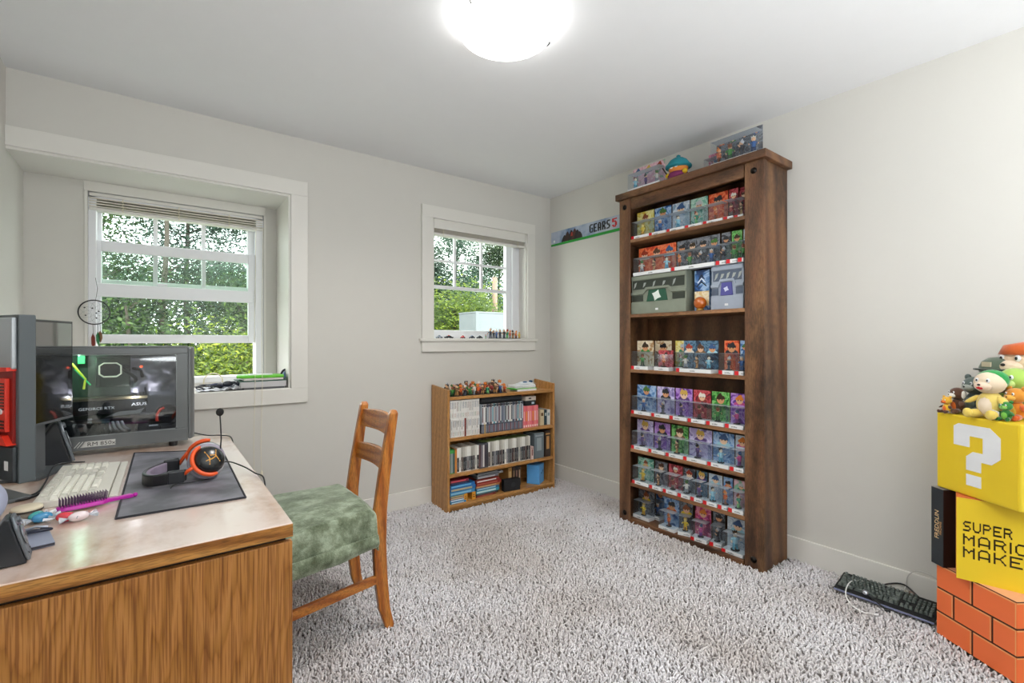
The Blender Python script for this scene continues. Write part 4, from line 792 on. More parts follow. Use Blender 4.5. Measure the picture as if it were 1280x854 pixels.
t = thing('black_box', 'small matte black box standing in the middle of the bottom shelf', 'box', sbw(bx(642), BF+.03, SS[3]+.0006), SR-.12); ob('box_body', MB().box(-.07, .07, -.018, .024, 0, .088), mat('1d1f22', .5), t, bevel=.0015); ob('embossed_round', MB().lathe([(.001, .0), (.018, 0), (.018, .001)], n=18, R=Matrix.Rotation(PI/2, 3, 'X'), c=(.01, -.0180, .045)), mat('2a2d31', .35), t)
t = thing('blue_box', 'light blue cube box at the right end of the bottom shelf', 'box', sbw(bx(677), BF+.082, SS[3]+.0006), SR+.55); ob('box_body', MB().box(-.058, .058, -.052, .052, 0, .150), mat('5fa8e6', .5), t, bevel=.002); ob('lid_seam', MB().box(-.0585, .0585, -.0525, .0525, .120, .121), mat('4a8ac4', .5), t)
put('lettering', text_mesh('BLU', .018, mat('1f4a86', .5), .0003), t, (-.018, -.0528, .076), (PI/2, 0, 0)); ob('printed_mark', MB().box(.02, .032, -.0528, -.052, .085, .098), mat('1f4a86', .5), t)

# toy figures on the top shelf of the low bookcase
TN = ['yellow', 'navy blue', 'pale blue', 'teal green', 'orange', 'purple', 'dark red', 'green', 'grey white', 'pink', 'black', 'brown']
k = 0
for row, (yy, px0, px1, n, zz) in enumerate(((BF+.03, 569, 634, 13, 0), (BF+.075, 566, 632, 12, 0), (BF+.125, 570, 636, 9, 0))):
    for i in range(n):
        pi_ = [7, 11, 4, 10, 7, 8, 4, 11, 3, 6, 11, 1, 4, 11, 8, 4, 10, 7, 3, 11, 9, 4, 6, 11, 1, 10, 10, 7, 11, 4, 1, 8, 11, 4][k]; k += 1
        h = .055+.012*((i*7+row*3) % 4)/3+(.008 if row == 2 else 0)
        o = put('toy_figure', fig_mesh(pi_, round(h, 3)), None, sbw(bx(px0+(px1-px0)*i/(n-1)), yy+random.uniform(-.006, .006), SS[0]+.0004), (0, 0, random.uniform(-.6, .6)))
        o.scale = (1.45, 1.45, 1.2); tag(o, f'{TN[pi_]} toy figure, {ordn(i)} from the left in {("front", "middle", "back")[row]} row on low bookcase', 'toy figure', 'toy figures on the low bookcase')
t = thing('white_tray', 'white plastic organiser under the green folder on the low bookcase', 'tray', sbw(bx(662), BF+.06, SS[0]+.0004), SR)
ob('tray_base', MB().box(-.10, .085, -.035, .07, 0, .008), WHITE, t, bevel=.002); ob('tray_rim', MB().box(-.10, .085, -.037, -.034, 0, .014), WHITE, t)
t = thing('green_folder', 'bright green folder in the stack on the low bookcase', 'folder', sbw(bx(661), BF+.055, SS[0]+.0145), SR+.03); ob('folder', MB().box(-.12, .10, -.03, .08, 0, .007), mat('4fc43a', .4), t, bevel=.001); ob('paper_edge', MB().box(-.11, .09, -.0305, .078, .002, .0045), mat('d8ecc8', .6), t)
t = thing('white_case', 'white console case lying on the green folder on the low bookcase', 'case', sbw(bx(661), BF+.055, SS[0]+.022), SR-.02); ob('shell', MB().box(-.11, .09, -.03, .08, 0, .026), WHITE, t, bevel=.008); ob('seam', MB().box(-.1105, .0905, -.0305, .0805, .012, .0135), GREY, t)
t = thing('cloth_bundle', 'white and blue folded cloth on top of the white case', 'cloth', sbw(bx(664), BF+.06, SS[0]+.0485), SR); m_ = MB().grid(lambda u, v: (-.075+.15*u, -.03+.09*v, .018*math.sin(PI*min(1, max(0, v)))*math.sin(PI*min(1, max(0, u)))**.4+.008*mnoise.noise(Vector((u*4, v*4, 2)))+.003), 20, 12)
ob('folded_cloth', m_, mat('e8ecf0', .8), t, smooth=True); ob('blue_patch', MB().ell((-.02, -.005, .018), (.02, .015, .006), 10, 6), mat('2a5a8a', .7), t, smooth=True); ob('blue_patch', MB().ell((.04, .0, .02), (.018, .014, .010), 10, 6), mat('1f4a78', .7), t, smooth=True)
# toys on the sill of the small window
SZ = AZ0+.0004
for i, (px, yy, pi_, h, nm) in enumerate([(607, .02, 3, .02, 'low teal toy figure'), (613, .03, 10, .055, 'tall black toy figure with raised arms'), (617, .02, 10, .045, 'slim black toy figure'), (620.5, .035, 1, .05, 'dark blue toy figure'), (625, .03, 10, .05, 'round black toy figure'), (630, .02, 10, .052, 'wide armed black toy figure'), (634, .035, 3, .05, 'dark teal toy figure'), (637.5, .02, 4, .045, 'orange toy figure'), (641, .03, 11, .045, 'tan toy figure'), (645, .02, 4, .042, 'orange brown toy figure'), (649, .03, 0, .035, 'yellow toy figure')]):
    p = atY(px, 420, YB+yy); o = put('toy_figure', fig_mesh(pi_, h), None, (p[0], YB+yy, SZ), (0, 0, .3*i)); tag(o, f'{nm}, {ordn(i)} figure from the left on small window sill', 'toy figure', 'toy figures on the window sill'); o.scale = (1.45, 1.45, 1.5)
def minicar(label, px, c, c2, L=.045):
    p = atY(px, 420, YB+.03); t = thing('toy_vehicle', label, 'toy car', (p[0], YB+.03, SZ), .1); ob('car_body', MB().prism([(-L/2, .004), (L/2, .004), (L/2, .011), (L*.3, .013), (L*.15, .02), (-L*.2, .02), (-L*.35, .013), (-L/2, .012)], 'Y', -.010, .010), mat(c, .3), t, bevel=.001)
    ob('cockpit', MB().ell((0, 0, .019), (L*.17, .007, .006), 10, 6), mat(c2, .2), t, smooth=True)
    for sx_ in (-1, 1):
        for sy in (-1, 1): ob('wheel', MB().cyl((sx_*L*.3, sy*.009, .0055), (sx_*L*.3, sy*.013, .0055), .0055, n=12), BLACK, t)
minicar('silver grey toy vehicle at the left end of the small window sill', 549, '9aa4b0', '2f4a78', .05); minicar('black and red toy vehicle second from the left on the small window sill', 561, '2a2a30', 'd0402a', .075)
minicar('tiny red toy vehicle alone on the small window sill', 578.5, 'c8303a', '6a1a20', .03); minicar('dark blue toy vehicle left of the middle of the small window sill', 590, '2a3040', '4a6a9a', .045); minicar('black toy vehicle beside the dark blue one on the window sill', 599.5, '22242c', '3a4a6a', .05)
# ---------------------------------------------------------------- recess sill items and dreamcatcher
SZ1 = RZ0+.0005
def S1(px, py_z=None, Y=3.25): p = atY(px, 427, Y); return p[0]
# stack on the sill, right end
p = atZ(322, 484, SZ1); t = thing('paper_stack', 'grey edged stack of papers and thin books on the large window sill', 'paper stack', (p[0]+.035, 3.21, SZ1), .03)
for i, (w, d, h, c, nm) in enumerate([(.135, .10, .012, '6a6c70', 'thin_book'), (.15, .105, .034, 'c9c9cb', 'thick_book'), (.155, .105, .006, '2f5a4a', 'green_cover'), (.13, .09, .012, 'e4dcd8', 'note_pad')]):
    z0 = sum(v[2] for v in [(.135, .10, .012), (.15, .105, .034), (.155, .105, .006), (.13, .09, .012)][:i]); ob(nm, MB().box(-w, w*.62, -d, d, z0, z0+h-.0006), mat(c, .6), t, bevel=.001)
t = thing('green_case', 'lime green flat case on top of the paper stack on the sill', 'case', (p[0]+.01, 3.20, SZ1+.0645), -.12); ob('case_shell', MB().box(-.13, .12, -.07, .06, 0, .016), mat('6fd03a', .4), t, bevel=.006); ob('white_label', MB().box(-.07, .06, -.04, .04, .0162, .020), WHITE, t)
t = thing('small_reel', 'blue and dark round reel at the right end of the sill stack', 'reel', (p[0]+.150, 3.20, SZ1+.040), .3)
ob('rim', MB().tube([(.032*math.cos(a*PI/10), 0, .032*math.sin(a*PI/10)+.035) for a in range(20)], .007, 6, True), mat('23273a', .4), t, smooth=True); ob('hub', MB().lathe([(.001, -.008), (.022, -.008), (.022, .008), (.001, .008)], n=16, R=Matrix.Rotation(PI/2, 3, 'X'), c=(0, 0, .035)), mat('7aa0c8', .4), t)
# cable tangle
rt = random.Random(5)
for i, (px, lb, c, r) in enumerate([(252, 'black cable coil on the sill just right of the computer', '1d2026', .0035), (264, 'dark navy cable coil in the middle of the sill tangle', '2b3552', .0032), (276, 'thin white looping cable on the large window sill', 'e6e8ee', .0028), (286, 'dark cable loop next to the paper stack on the sill', '30364a', .0030)]):
    q = atZ(px, 476, SZ1); o = thing('cable', lb, 'cable', (q[0], 3.25, SZ1)); pts = []
    for k in range(60): a = k/60*2*PI*3.4+i; rx = .062+.02*math.sin(k*.31+i); ry = .06+.02*math.cos(k*.23); pts.append((rx*math.cos(a)+.01*rt.random(), ry*math.sin(a)-.02, .006+.022*abs(math.sin(k*.27+i))+.004*i))
    ob('cord_line', MB().tube(pts, r, 5), mat(c, .5), o, smooth=True)
q = atZ(270, 476, SZ1); t = thing('white_cloth', 'crumpled white bag under the cables on the large window sill', 'bag', (q[0], 3.22, SZ1)); ob('bag_sheet', MB().grid(lambda u, v: (-.16+.30*u, -.11+.2*v, .003+.028*abs(mnoise.noise(Vector((u*7, v*5, 3))))*math.sin(PI*u)*2), 40, 26), mat('e3e5ee', .4), t, smooth=True)
t = thing('sunglasses', 'dark sunglasses with thick frames lying among the sill cables', 'sunglasses', (q[0]+.02, 3.14, SZ1+.022), .15); LENS = mat('1f2530', .1)
for s in (-1, 1): ob('lens', MB().ell((s*.033, 0, .016), (.027, .005, .017), 16, 8), LENS, t, smooth=True); ob('temple', MB().tube([(s*.062, 0, .02), (s*.064, .05, .018), (s*.058, .11, .008)], .003, 6), mat('3a4252', .3), t)
ob('bridge', MB().tube([(-.008, -.003, .02), (0, -.006, .024), (.008, -.003, .02)], .0025, 6), mat('3a4252', .3), t)
q = atZ(252, 476, SZ1); t = thing('cable_loop', 'cream wire loop standing up behind the computer on the sill', 'cable', (q[0]-.0, 3.40, SZ1)); ob('cord_line', MB().tube([(.05*math.cos(a/12*PI)+.02, 0, .05*math.sin(a/12*PI)+.036 if 0 < a < 12 else .004) for a in range(13)], .004, 6), mat('d8d2b8', .5), t, smooth=True)
# dreamcatcher hanging at the left of the large window
dcx = atY(118, 387, RY-.03)[0]
t = thing('dreamcatcher', 'round black dreamcatcher with feathers hanging left of the window panes', 'dreamcatcher', (dcx, RY-.035, 1.345)); RR = .066
ob('hoop', MB().tube([(RR*math.cos(a*PI/16), 0, RR*math.sin(a*PI/16)) for a in range(32)], .0032, 6, True), BLACK, t, smooth=True)
web = MB()
for ring, (ra, rb) in enumerate(((1, .72), (.72, .45), (.45, .2))):
    for k in range(9):
        a0 = (k+ring*.5)*2*PI/9; a1 = (k+.5+ring*.5)*2*PI/9; a2 = (k+1+ring*.5)*2*PI/9
        web.tube([(RR*ra*math.cos(a0), 0, RR*ra*math.sin(a0)), (RR*rb*math.cos(a1), 0, RR*rb*math.sin(a1)), (RR*ra*math.cos(a2), 0, RR*ra*math.sin(a2))], .0007, 4)
ob('web', web, mat('9aa0a0', .6), t)
for i, (a, r) in enumerate(((.3, .3), (1.9, .35), (3.6, .6), (5.0, .5), (2.6, .7), (5.8, .15))): ob('bead', MB().ell((RR*r*math.cos(a), -.003, RR*r*math.sin(a)), (.004, .003, .004), 8, 5), BLACK, t, smooth=True)
ob('hanging_string', MB().tube([(0.006, 0, RR), (.012, .012, .13), (.004, .012, .19)], .0014, 4), mat('3a3a38', .6), t)
for i, (x, l, c) in enumerate(((-.006, .12, '7a3028'), (.014, .10, '3f8a5a'), (.024, .085, '8a6a4a'))):
    ob('feather_string', MB().tube([(x, 0, -RR), (x+.002, -.002, -RR-l*.5)], .0012, 4), mat('3a2a28', .6), t)
    ob('feather', MB().prism([(x, -RR-l*.4), (x+.009, -RR-l*.6), (x+.010, -RR-l*.9), (x+.002, -RR-l*1.2), (x-.006, -RR-l*.9), (x-.007, -RR-l*.6)], 'Y', -.0015, .0005), mat(c, .8), t)

# ---------------------------------------------------------------- computer tower with side window
GUN = mat('6e7274', .35, .4, var=.05); GUN2 = mat('3a3d40', .4, .4)
PX0, PX1, PYF, PYB, PZ0, PZ1 = -.375, .122, 2.435, 2.615, .765, 1.166
t = thing('computer_tower', 'grey computer tower with a see through side panel on the desk', 'computer', (PX0, PYF, DZ)); L = PX1-PX0; Dp = PYB-PYF; h0, h1 = PZ0-DZ, PZ1-DZ
fr = MB(); fr.box(0, L-.0205, 0, .006, h0, h0+.052).box(0, L-.0205, 0, .006, h1-.032, h1-.0062).box(L-.060, L-.0205, 0, .006, h0+.0521, h1-.0321).box(0, .03, 0, .006, h0+.0521, h1-.0321)
ob('side_frame', fr, GUN, t, bevel=.0015)
ob('top_panel', MB().box(0, L-.02, .0, Dp, h1-.006, h1), GUN, t, bevel=.002); ob('bottom_panel', MB().box(0, L-.02, .004, Dp, h0, h0+.006), GUN2, t); ob('far_side_panel', MB().box(0, L-.02, Dp-.005, Dp, h0, h1), mat('7c8084', .5), t)
ld = bpy.data.lights.new('case_light', 'POINT'); ld.energy = .5; ld.shadow_soft_size = .002; ld.color = (.62, 1, .72); lo = bpy.data.objects.new('case_light', ld); COL.objects.link(lo); lo.location = (.13, .03, h1-.05); lo.parent = t  # greenish fill lamp added to brighten the inside of the tower
ld = bpy.data.lights.new('case_light', 'POINT'); ld.energy = .5; ld.shadow_soft_size = .002; ld.color = (1, .93, .95); lo = bpy.data.objects.new('case_light', ld); COL.objects.link(lo); lo.location = (.30, .02, h1-.20); lo.parent = t; ob('rear_panel', MB().box(0, .004, 0, Dp, h0, h1), GUN2, t)  # second fill lamp, near white, added inside the tower
ob('front_panel', MB().prism([(L-.02, .0), (L-.004, .006), (L+.004, .03), (L+.006, Dp*.5), (L+.004, Dp-.03), (L-.004, Dp-.006), (L-.02, Dp)], 'Z', h0+.004, h1-.004), GUN, t, bevel=.006)
for x in (.05, L-.07):
    for y in (.02, Dp-.02): ob('foot', MB().lathe([(.014, 0), (.016, h0)], n=12, c=(x, y, 0)), BLACK, t)
ob('acrylic_window', MB().box(.028, L-.058, .001, .004, h0+.05, h1-.03), clear('smoked_acrylic', 'dfe3e6', .2, .03, .0), t)
ob('window_seal', MB().tube([(.03, -.0005, h0+.054), (L-.066, -.0005, h0+.054), (L-.06, -.0005, h0+.06), (L-.06, -.0005, h1-.04), (L-.066, -.0005, h1-.034), (.03, -.0005, h1-.034)], .0016, 5), mat('8a8f90', .3, .6), t)
I0 = .13
mbm = ob('motherboard', MB().box(.04, .28, I0+.02, I0+.024, h0+.10, h1-.02), mat('4a6050', .5), t)
gl_ = NT('green_glow'); gl_.b.inputs['Base Color'].default_value = lin('2faa5a'); gl_.b.inputs['Emission Color'].default_value = lin('3fe08a'); gl_.b.inputs['Emission Strength'].default_value = .9
gl_ = gl_.m
ob('rear_shroud', MB().box(.045, .10, I0-.02, I0+.02, h0+.24, h1-.03), mat('5a7a5e', .4), mbm)
ob('light_strip', MB().tube([(.10, .05, h1-.055), (.145, .07, h1-.13), (.14, .07, h1-.17)], .004, 6), mat('c8d84a', .3, emit=.8), t); ob('light_strip', MB().box(.12, .142, .09, .095, h1-.07, h1-.03), gl_, t)
ob('light_strip', MB().tube([(.115, .06, h1-.09), (.16, .075, h1-.155)], .003, 6), gl_, t)
ob('cooler_block', MB().box(.175, .285, .05, I0, h1-.165, h1-.045), mat('26352a', .5), t, bevel=.006)
ob('pump_face', MB().prism([(.222+.030*sx_, h1-.095+.024*sz_) for sx_, sz_ in ((-1, -.6), (-.6, -1), (.6, -1), (1, -.6), (1, .6), (.6, 1), (-.6, 1), (-1, .6))], 'Y', .040, .05), mat('15191a', .3), t)
ob('pump_ring', MB().tube([(.222+.033*sx_, .039, h1-.095+.027*sz_) for sx_, sz_ in ((-1, -.6), (-.6, -1), (.6, -1), (1, -.6), (1, .6), (.6, 1), (-.6, 1), (-1, .6))], .003, 6, True), mat('e8ecd0', .3, emit=.5), t)
for i, (a, b_, c_) in enumerate((((.26, .045, h1-.09), (.30, .04, h1-.13), (.32, .06, h1-.25)), ((.26, .05, h1-.08), (.32, .05, h1-.10), (.335, .07, h1-.24)))): ob('coolant_hose', MB().tube([a, b_, c_], .007, 8), BLACK, t, smooth=True)
ob('front_bay', MB().box(.31, L-.06, .07, I0+.02, h0+.11, h1-.04), mat('7b7f88', .35, .2), t, bevel=.004)
ob('bag_fold', MB().grid(lambda u, v: (.285+.15*u, .045+.03*mnoise.noise(Vector((u*4, v*5, 9))), h1-.19+.14*v), 18, 18), mat('8a8a94', .45, .1), t, smooth=True)
gp = ob('graphics_card', MB().box(.05, .335, .03, .12, h0+.13, h0+.185), mat('1b1e20', .4), t, bevel=.003)
ob('card_backplate', MB().box(.05, .34, .028, .12, h0+.186, h0+.196), mat('8f866a', .35, .5), gp)
put('lettering', text_mesh('GEFORCE RTX', .0150, mat('e8ecec', .4, emit=.7), .0003, 1.1), gp, (.128, .029, h0+.150), (PI/2, 0, 0)); put('lettering', text_mesh('ASUS', .017, mat('e8ecec', .4, emit=.7), .0003, 1.3), gp, (.288, .029, h0+.158), (PI/2, 0, 0))  # glow added to the lettering so it reads inside the dark case
ob('card_trim', MB().prism([(.205, h0+.118), (.25, h0+.138), (.30, h0+.138), (.33, h0+.146), (.315, h0+.125), (.24, h0+.122)], 'Y', .026, .03), mat('a9abad', .3, .6), gp)
ps = ob('power_supply', MB().box(.03, .22, .02, .14, h0+.006, h0+.10), mat('22262a', .45), t, bevel=.002)
ob('label_strip', MB().prism([(.137, h0+.012), (.24, h0+.012), (.24, h0+.034), (.15, h0+.034)], 'Y', -.0010, .0), mat('c9cac6', .4), t); put('lettering', text_mesh('RM 850x', .021, mat('1d1f20', .4), .0003, 1.1), t, (.156, -.0012, h0+.0155), (PI/2, 0, 0))
for k in range(3): ob('label_slash', MB().prism([(.118+k*.009, h0+.012), (.121+k*.009, h0+.012), (.137+k*.009, h0+.034), (.134+k*.009, h0+.034)], 'Y', -.001, 0), mat('c9cac6', .4), t)
for k in range(5): ob('sleeved_cable', MB().tube([(.20+k*.014, .03, h0+.10), (.205+k*.015, .025, h0+.075), (.215+k*.017, .03, h0+.058)], .0062, 6), mat('7d8288', .6), t, smooth=True)
ob('drive_cage', MB().box(.30, .385, .03, .12, h0+.055, h0+.085), mat('17191c', .4), t); ob('drive_label', MB().box(.345, .375, .029, .03, h0+.068, h0+.074), WHITE, t)
ob('front_fan', MB().lathe([(.005, 0), (.04, 0), (.045, .004), (.045, .02), (.005, .02)], n=20, R=Matrix.Rotation(PI/2, 3, 'X'), c=(.405, .07, h0+.105)), mat('1b1d22', .4), t)
ob('red_fan_arc', MB().tube([(.40+.03*math.cos(a), .045, h0+.10+.04*math.sin(a)) for a in (1.7, 2.2, 2.8, 3.4, 4.0)], .005, 6), mat('d84a3a', .4, emit=.3), t, smooth=True); ob('status_light', MB().ell((.32, .04, h1-.085), (.006, .003, .005), 8, 6), mat('ff5a30', .4, emit=3), t, smooth=True)
for k in range(4): ob('rear_port', MB().box(.155-.0, .168, .03, .032, h0+.075+k*.012, h0+.082+k*.012), mat('b8c0c0', .4), t)

# ---------------------------------------------------------------- monitors
MG = mat('525a5e', .5, var=.04); SCR = mat('0b0d11', .05, spec=1.0); _b = SCR.node_tree.nodes['Principled BSDF']; _b.inputs['Coat Weight'].default_value = 1; _b.inputs['Coat IOR'].default_value = 2.0; _b.inputs['Coat Roughness'].default_value = .03
C = Vector((-.300, 1.812, 0)); dv = Vector((-.5, .866, 0)); nv = Vector((.866, .5, 0)); az = math.atan2(dv.y, dv.x)
t = thing('gaming_monitor', 'upright monitor seen from behind with red vented back plate', 'monitor', (C.x, C.y, DZ), az)   # local x runs along the back, local -y is the screen side
def lb(n, x0, x1, y0, y1, z0, z1, m, p=t, **k): return ob(n, MB().box(x0, x1, y0, y1, z0-DZ, z1-DZ), m, p, **k)
lb('edge_frame', 0, .30, -.036, 0, .80, 1.258, MG, bevel=.003); lb('screen', .006, .294, -.0375, -.036, .81, 1.25, SCR)
lb('back_shell', .006, .29, 0, .012, 1.11, 1.25, mat('a9b0b6', .3, .5), bevel=.004); lb('lower_shell', .006, .29, 0, .010, .805, .90, mat('3a4044', .4), bevel=.004)
REDP = mat('e03420', .4)
rp = lb('red_plate', .016, .29, 0, .006, .905, 1.11, mat('8f1a14', .4)); lb('red_grille', .03, .29, .006, .016, .94, 1.085, REDP, rp, bevel=.002)
for k in range(9): lb('vent_slot', .036, .06, .0155, .0168, 1.0+k*.0085, 1.004+k*.0085, BLACK, rp)
for k in range(3): lb('vent_slot', .036, .06, .0155, .0168, .948+k*.009, .953+k*.009, BLACK, rp)
ob('red_lip', MB().prism([(.012, .905-DZ), (.29, .90-DZ), (.29, .925-DZ), (.04, .93-DZ)], 'Y', 0, .02), REDP, rp); ob('red_lip', MB().prism([(.012, 1.105-DZ), (.29, 1.09-DZ), (.29, 1.11-DZ), (.012, 1.115-DZ)], 'Y', 0, .02), REDP, rp)
ob('ring_button', MB().lathe([(.004, 0), (.008, 0), (.008, .003), (.004, .003)], n=16, R=Matrix.Rotation(-PI/2, 3, 'X'), c=(.052, .016, .995-DZ)), WHITE, rp)
lb('white_sticker', .03, .05, .0100, .0106, .835, .86, WHITE); ob('stand_neck', MB().box(.10, .16, .01, .05, .012, .25), GREY, t, bevel=.004); ob('stand_base', MB().box(.03, .19, -.04, .07, 0, .012), GREY, t, bevel=.004)
a0 = Vector((-.338, 2.06)); a1 = Vector((-.252, 2.305)); ang = math.atan2((a1-a0).y, (a1-a0).x); Lm = (a1-a0).length
t = thing('desk_monitor', 'glossy dark flat monitor facing the chair beside the computer tower', 'monitor', (a0.x, a0.y, DZ), ang)
ob('back_case', MB().box(0, Lm, 0.002, .03, .172, .508), MG, t, bevel=.004); ob('bezel', MB().box(-.002, Lm+.002, -.006, .004, .168, .511), mat('16181b', .25), t, bevel=.0015); ob('screen', MB().box(.006, Lm-.006, -.0068, -.006, .178, .503), SCR, t)
ob('bezel_strip', MB().box(0, Lm, -.0075, -.006, .168, .176), GREY, t); ob('stand_neck', MB().box(Lm*.35, Lm*.55, .012, .03, .01, .2), GREY, t); ob('stand_base', MB().box(.03, Lm-.05, -.03, .07, 0, .01), GREY, t, bevel=.003)

# ---------------------------------------------------------------- speakers
SPK = mat('1c2026', .35); SPF = mat('6d747b', .35, .4)
def speaker(label, loc, rz, s=1.0):
    t = thing('desk_speaker', label, 'speaker', loc, rz)
    prof = [(0, 0), (-.088, 0), (-.112, .045), (-.052, .150), (-.040, .152)]      # local x forward
    ob('cabinet', MB().prism([(x*s, z*s) for x, z in prof], 'Y', -.040*s, .040*s), SPK, t, bevel=.008*s)
    d = Vector((-.040, 0, .152)).normalized(); n = Vector((.967, 0, .255)); R = Matrix((( 0, d.x, n.x), (1, 0, 0), (0, d.z, n.z)))    # local axes of the baffle: y across, d up, n out
    b = MB(); out = [(-.034, .006), (.034, .006), (.040, .03), (.040, .12), (.026, .158), (-.026, .158), (-.040, .12), (-.040, .03)]
    rr = [[tuple(s*(Vector((0, 0, 0))+Vector((0, u, 0))+d*v+n*o)) for u, v in out] for o in (.0, .010)]
    b.rings(rr); bf = ob('baffle', b, SPF, t, bevel=.003)
    c = s*(d*.085+n*.011)
    ob('cone_ring', MB().lathe([(.022*s, 0), (.030*s, .0), (.032*s, .003*s), (.022*s, .004*s)], n=24, R=R, c=c), mat('8a9096', .3, .6), bf, smooth=True); ob('cone', MB().lathe([(.001, -.004*s), (.010*s, -.002*s), (.022*s, .003*s)], n=24, R=R, c=c, cap=False), mat('2a2d30', .5), bf, smooth=True)
    ob('dust_cap', MB().ell(c, (.008*s, .008*s, .008*s), 12, 8), mat('4a4e52', .4), bf, smooth=True); ob('volume_knob', MB().lathe([(.010*s, 0), (.010*s, .008*s), (.001, .009*s)], n=18, R=R, c=s*(d*.138+n*.010)), SPF, bf)
    for u, v in ((-.026, .03), (.026, .03), (-.026, .128), (.026, .128)): ob('screw_hole', MB().lathe([(.003*s, 0), (.003*s, .0012), (.0005, .0012)], n=8, R=R, c=s*(Vector((0, u, 0))+d*v+n*.0098)), BLACK, bf)
    return t
speaker('black desk speaker with grey front leaning back beside the keyboard', (-.252, 2.345, DZ+.0005), .16)
speaker('black speaker at the left edge of the desk nearest the camera', (-.209, 1.345, DZ+.0005), .1, .62)
t = thing('round_speaker', 'light grey round shelled device with dark hole at left desk edge', 'speaker', (-.345, 1.62, DZ+.0005), -.9)
R = Matrix.Rotation(1.25, 3, 'Y'); ob('shell', MB().lathe([(.030, .026), (.036, .030), (.052, .026), (.060, .008), (.055, -.02), (.03, -.034), (.001, -.036)], n=32, R=R, c=(0, 0, .062)), mat('9a9fb4', .3), t, smooth=True)
ob('dark_cone', MB().lathe([(.001, .01), (.02, .014), (.033, .027)], n=28, R=R, c=(0, 0, .062), cap=False), mat('20242a', .5), t, smooth=True); ob('device_foot', MB().box(-.03, .03, -.03, .03, 0, .012), mat('5a5e6a', .4), t, bevel=.003)

# ---------------------------------------------------------------- desk mat, headset, keyboard
z = DZ+.0004; q = [(-.083, 1.514), (.196, 1.503), (.206, 2.215), (-.074, 2.36)]
mp = NT('mat_cloth'); mp.b.inputs['Roughness'].default_value = .55; zz = mp.n('TexNoise', Scale=7, Detail=5); mp.l(mp.coord((1, 1, 1)), zz.inputs['Vector']); mp.l(mp.ramp(zz.outputs['Fac'], [(.38, '55555c'), (.6, '85848e')]), mp.b.inputs['Base Color'])
mp.b.inputs['Specular IOR Level'].default_value = .7; zb = mp.n('TexNoise', Scale=900, Detail=1); mp.l(mp.coord(), zb.inputs['Vector']); mp.bump(zb.outputs['Fac'], .3, .0005)
t = thing('mouse_pad', 'large grey mouse pad with dark stitched edge on the desk', 'mouse pad', (.06, 1.86, z)); ob('pad_sheet', MB().prism([(x-.06, y-1.86) for x, y in q], 'Z', 0, .003), mp.m, t)
ob('stitched_edge', MB().tube([(x-.06, y-1.86, .0028) for x, y in q], .0030, 6, True), mat('23242c', .7), t)
z = DZ+.0038
t = thing('headset', 'black gaming headset with orange forks lying on the mouse pad', 'headset', (.055, 1.80, z)); OR = mat('ee5a22', .35); hb = MB()
# band: a U lying nearly flat, open end toward the ear cups
def bandpt(a, zoff=0): return Vector((-.045-.045*math.cos(a)*1.0, .012+.062*math.sin(a), .018+zoff))
PB = [Vector((.015, -.055, .030)), Vector((-.03, -.058, .026)), Vector((-.070, -.040, .022)), Vector((-.088, .0, .022)), Vector((-.078, .045, .026)), Vector((-.04, .070, .034)), Vector((.0, .075, .042))]
def strip(P, w, th):
    rr = []
    for i, p in enumerate(P):
        d = (P[min(i+1, len(P)-1)]-P[max(i-1, 0)]).normalized(); s_ = Vector((d.y, -d.x, 0)).normalized(); rr.append([p+s_*a*th/2+Vector((0, 0, b_*w/2)) for a, b_ in ((-1, -1), (1, -1), (1, 1), (-1, 1))])
    return MB().rings(rr)
def fine(P, n=5):
    o = []
    for i in range(len(P)-1):
        p0, p1, p2, p3 = P[max(i-1, 0)], P[i], P[i+1], P[min(i+2, len(P)-1)]
        for k in range(n): u = k/n; o.append(.5*((2*p1)+(p2-p0)*u+(2*p0-5*p1+4*p2-p3)*u*u+(3*p1-p0-3*p2+p3)*u**3))
    return o+[P[-1]]
ob('headband', strip(fine(PB), .034, .012), mat('1b1c1f', .35), t, bevel=.004); ob('band_padding', strip([p+Vector((.008, .0, .001)) for p in fine(PB)[6:26]], .030, .012), mat('8b7f92', .7), t, bevel=.003)
for P0 in (Vector((-.012, -.058, .028)), Vector((-.02, .073, .037))): ob('band_joint', MB().cbox(P0, (.042, .018, .038)), mat('222428', .3), t, bevel=.004)
def cup(c, tilt, yaw, flip):
    R = Matrix.Rotation(yaw, 3, 'Z') @ Matrix.Rotation(tilt, 3, 'X')      # axis local z
    k = ob('ear_cup', MB().lathe([(.001, .032), (.022, .031), (.036, .024), (.044, .010), (.045, -.006), (.036, -.012)], n=28, R=R, c=c), mat('1c2022', .25), t, smooth=True)
    ob('ear_cushion', MB().lathe([(.034, -.012), (.049, -.013), (.052, -.022), (.046, -.032), (.028, -.032), (.022, -.022), (.022, -.012)], n=28, R=R, c=c, cap=False), mat('9c95a4', .6), t, smooth=True)
    ob('silver_rim', MB().lathe([(.0445, -.002), (.050, -.006), (.050, -.012), (.042, -.013)], n=28, R=R, c=c), mat('c2c4ca', .25, .5), t, smooth=True)
    pts = [Vector(c)+R @ Vector((.0495*math.cos(a), .0495*math.sin(a), .010)) for a in [PI*.62+i*PI*.95/12 for i in range(13)]]
    ob('orange_fork', MB().tube(pts, [.0045]+[.0062]*11+[.0045], 8), OR, t, smooth=True)
    return R, pts
C1 = (.072, -.035, .060); R1_, p1_ = cup(C1, 1.05, .35, 1); R2_, p2_ = cup((.072, .055, .060), -1.25, .0, -1)
for a, b_ in ((Vector((.004, -.055, .028)), p1_[6]), (Vector((-.0, .074, .037)), p2_[6])): ob('orange_slider', MB().tube([a, (a+b_)/2+Vector((0, 0, .002)), b_], .0058, 8), OR, t, smooth=True)
lm = MB(); nn = .0265
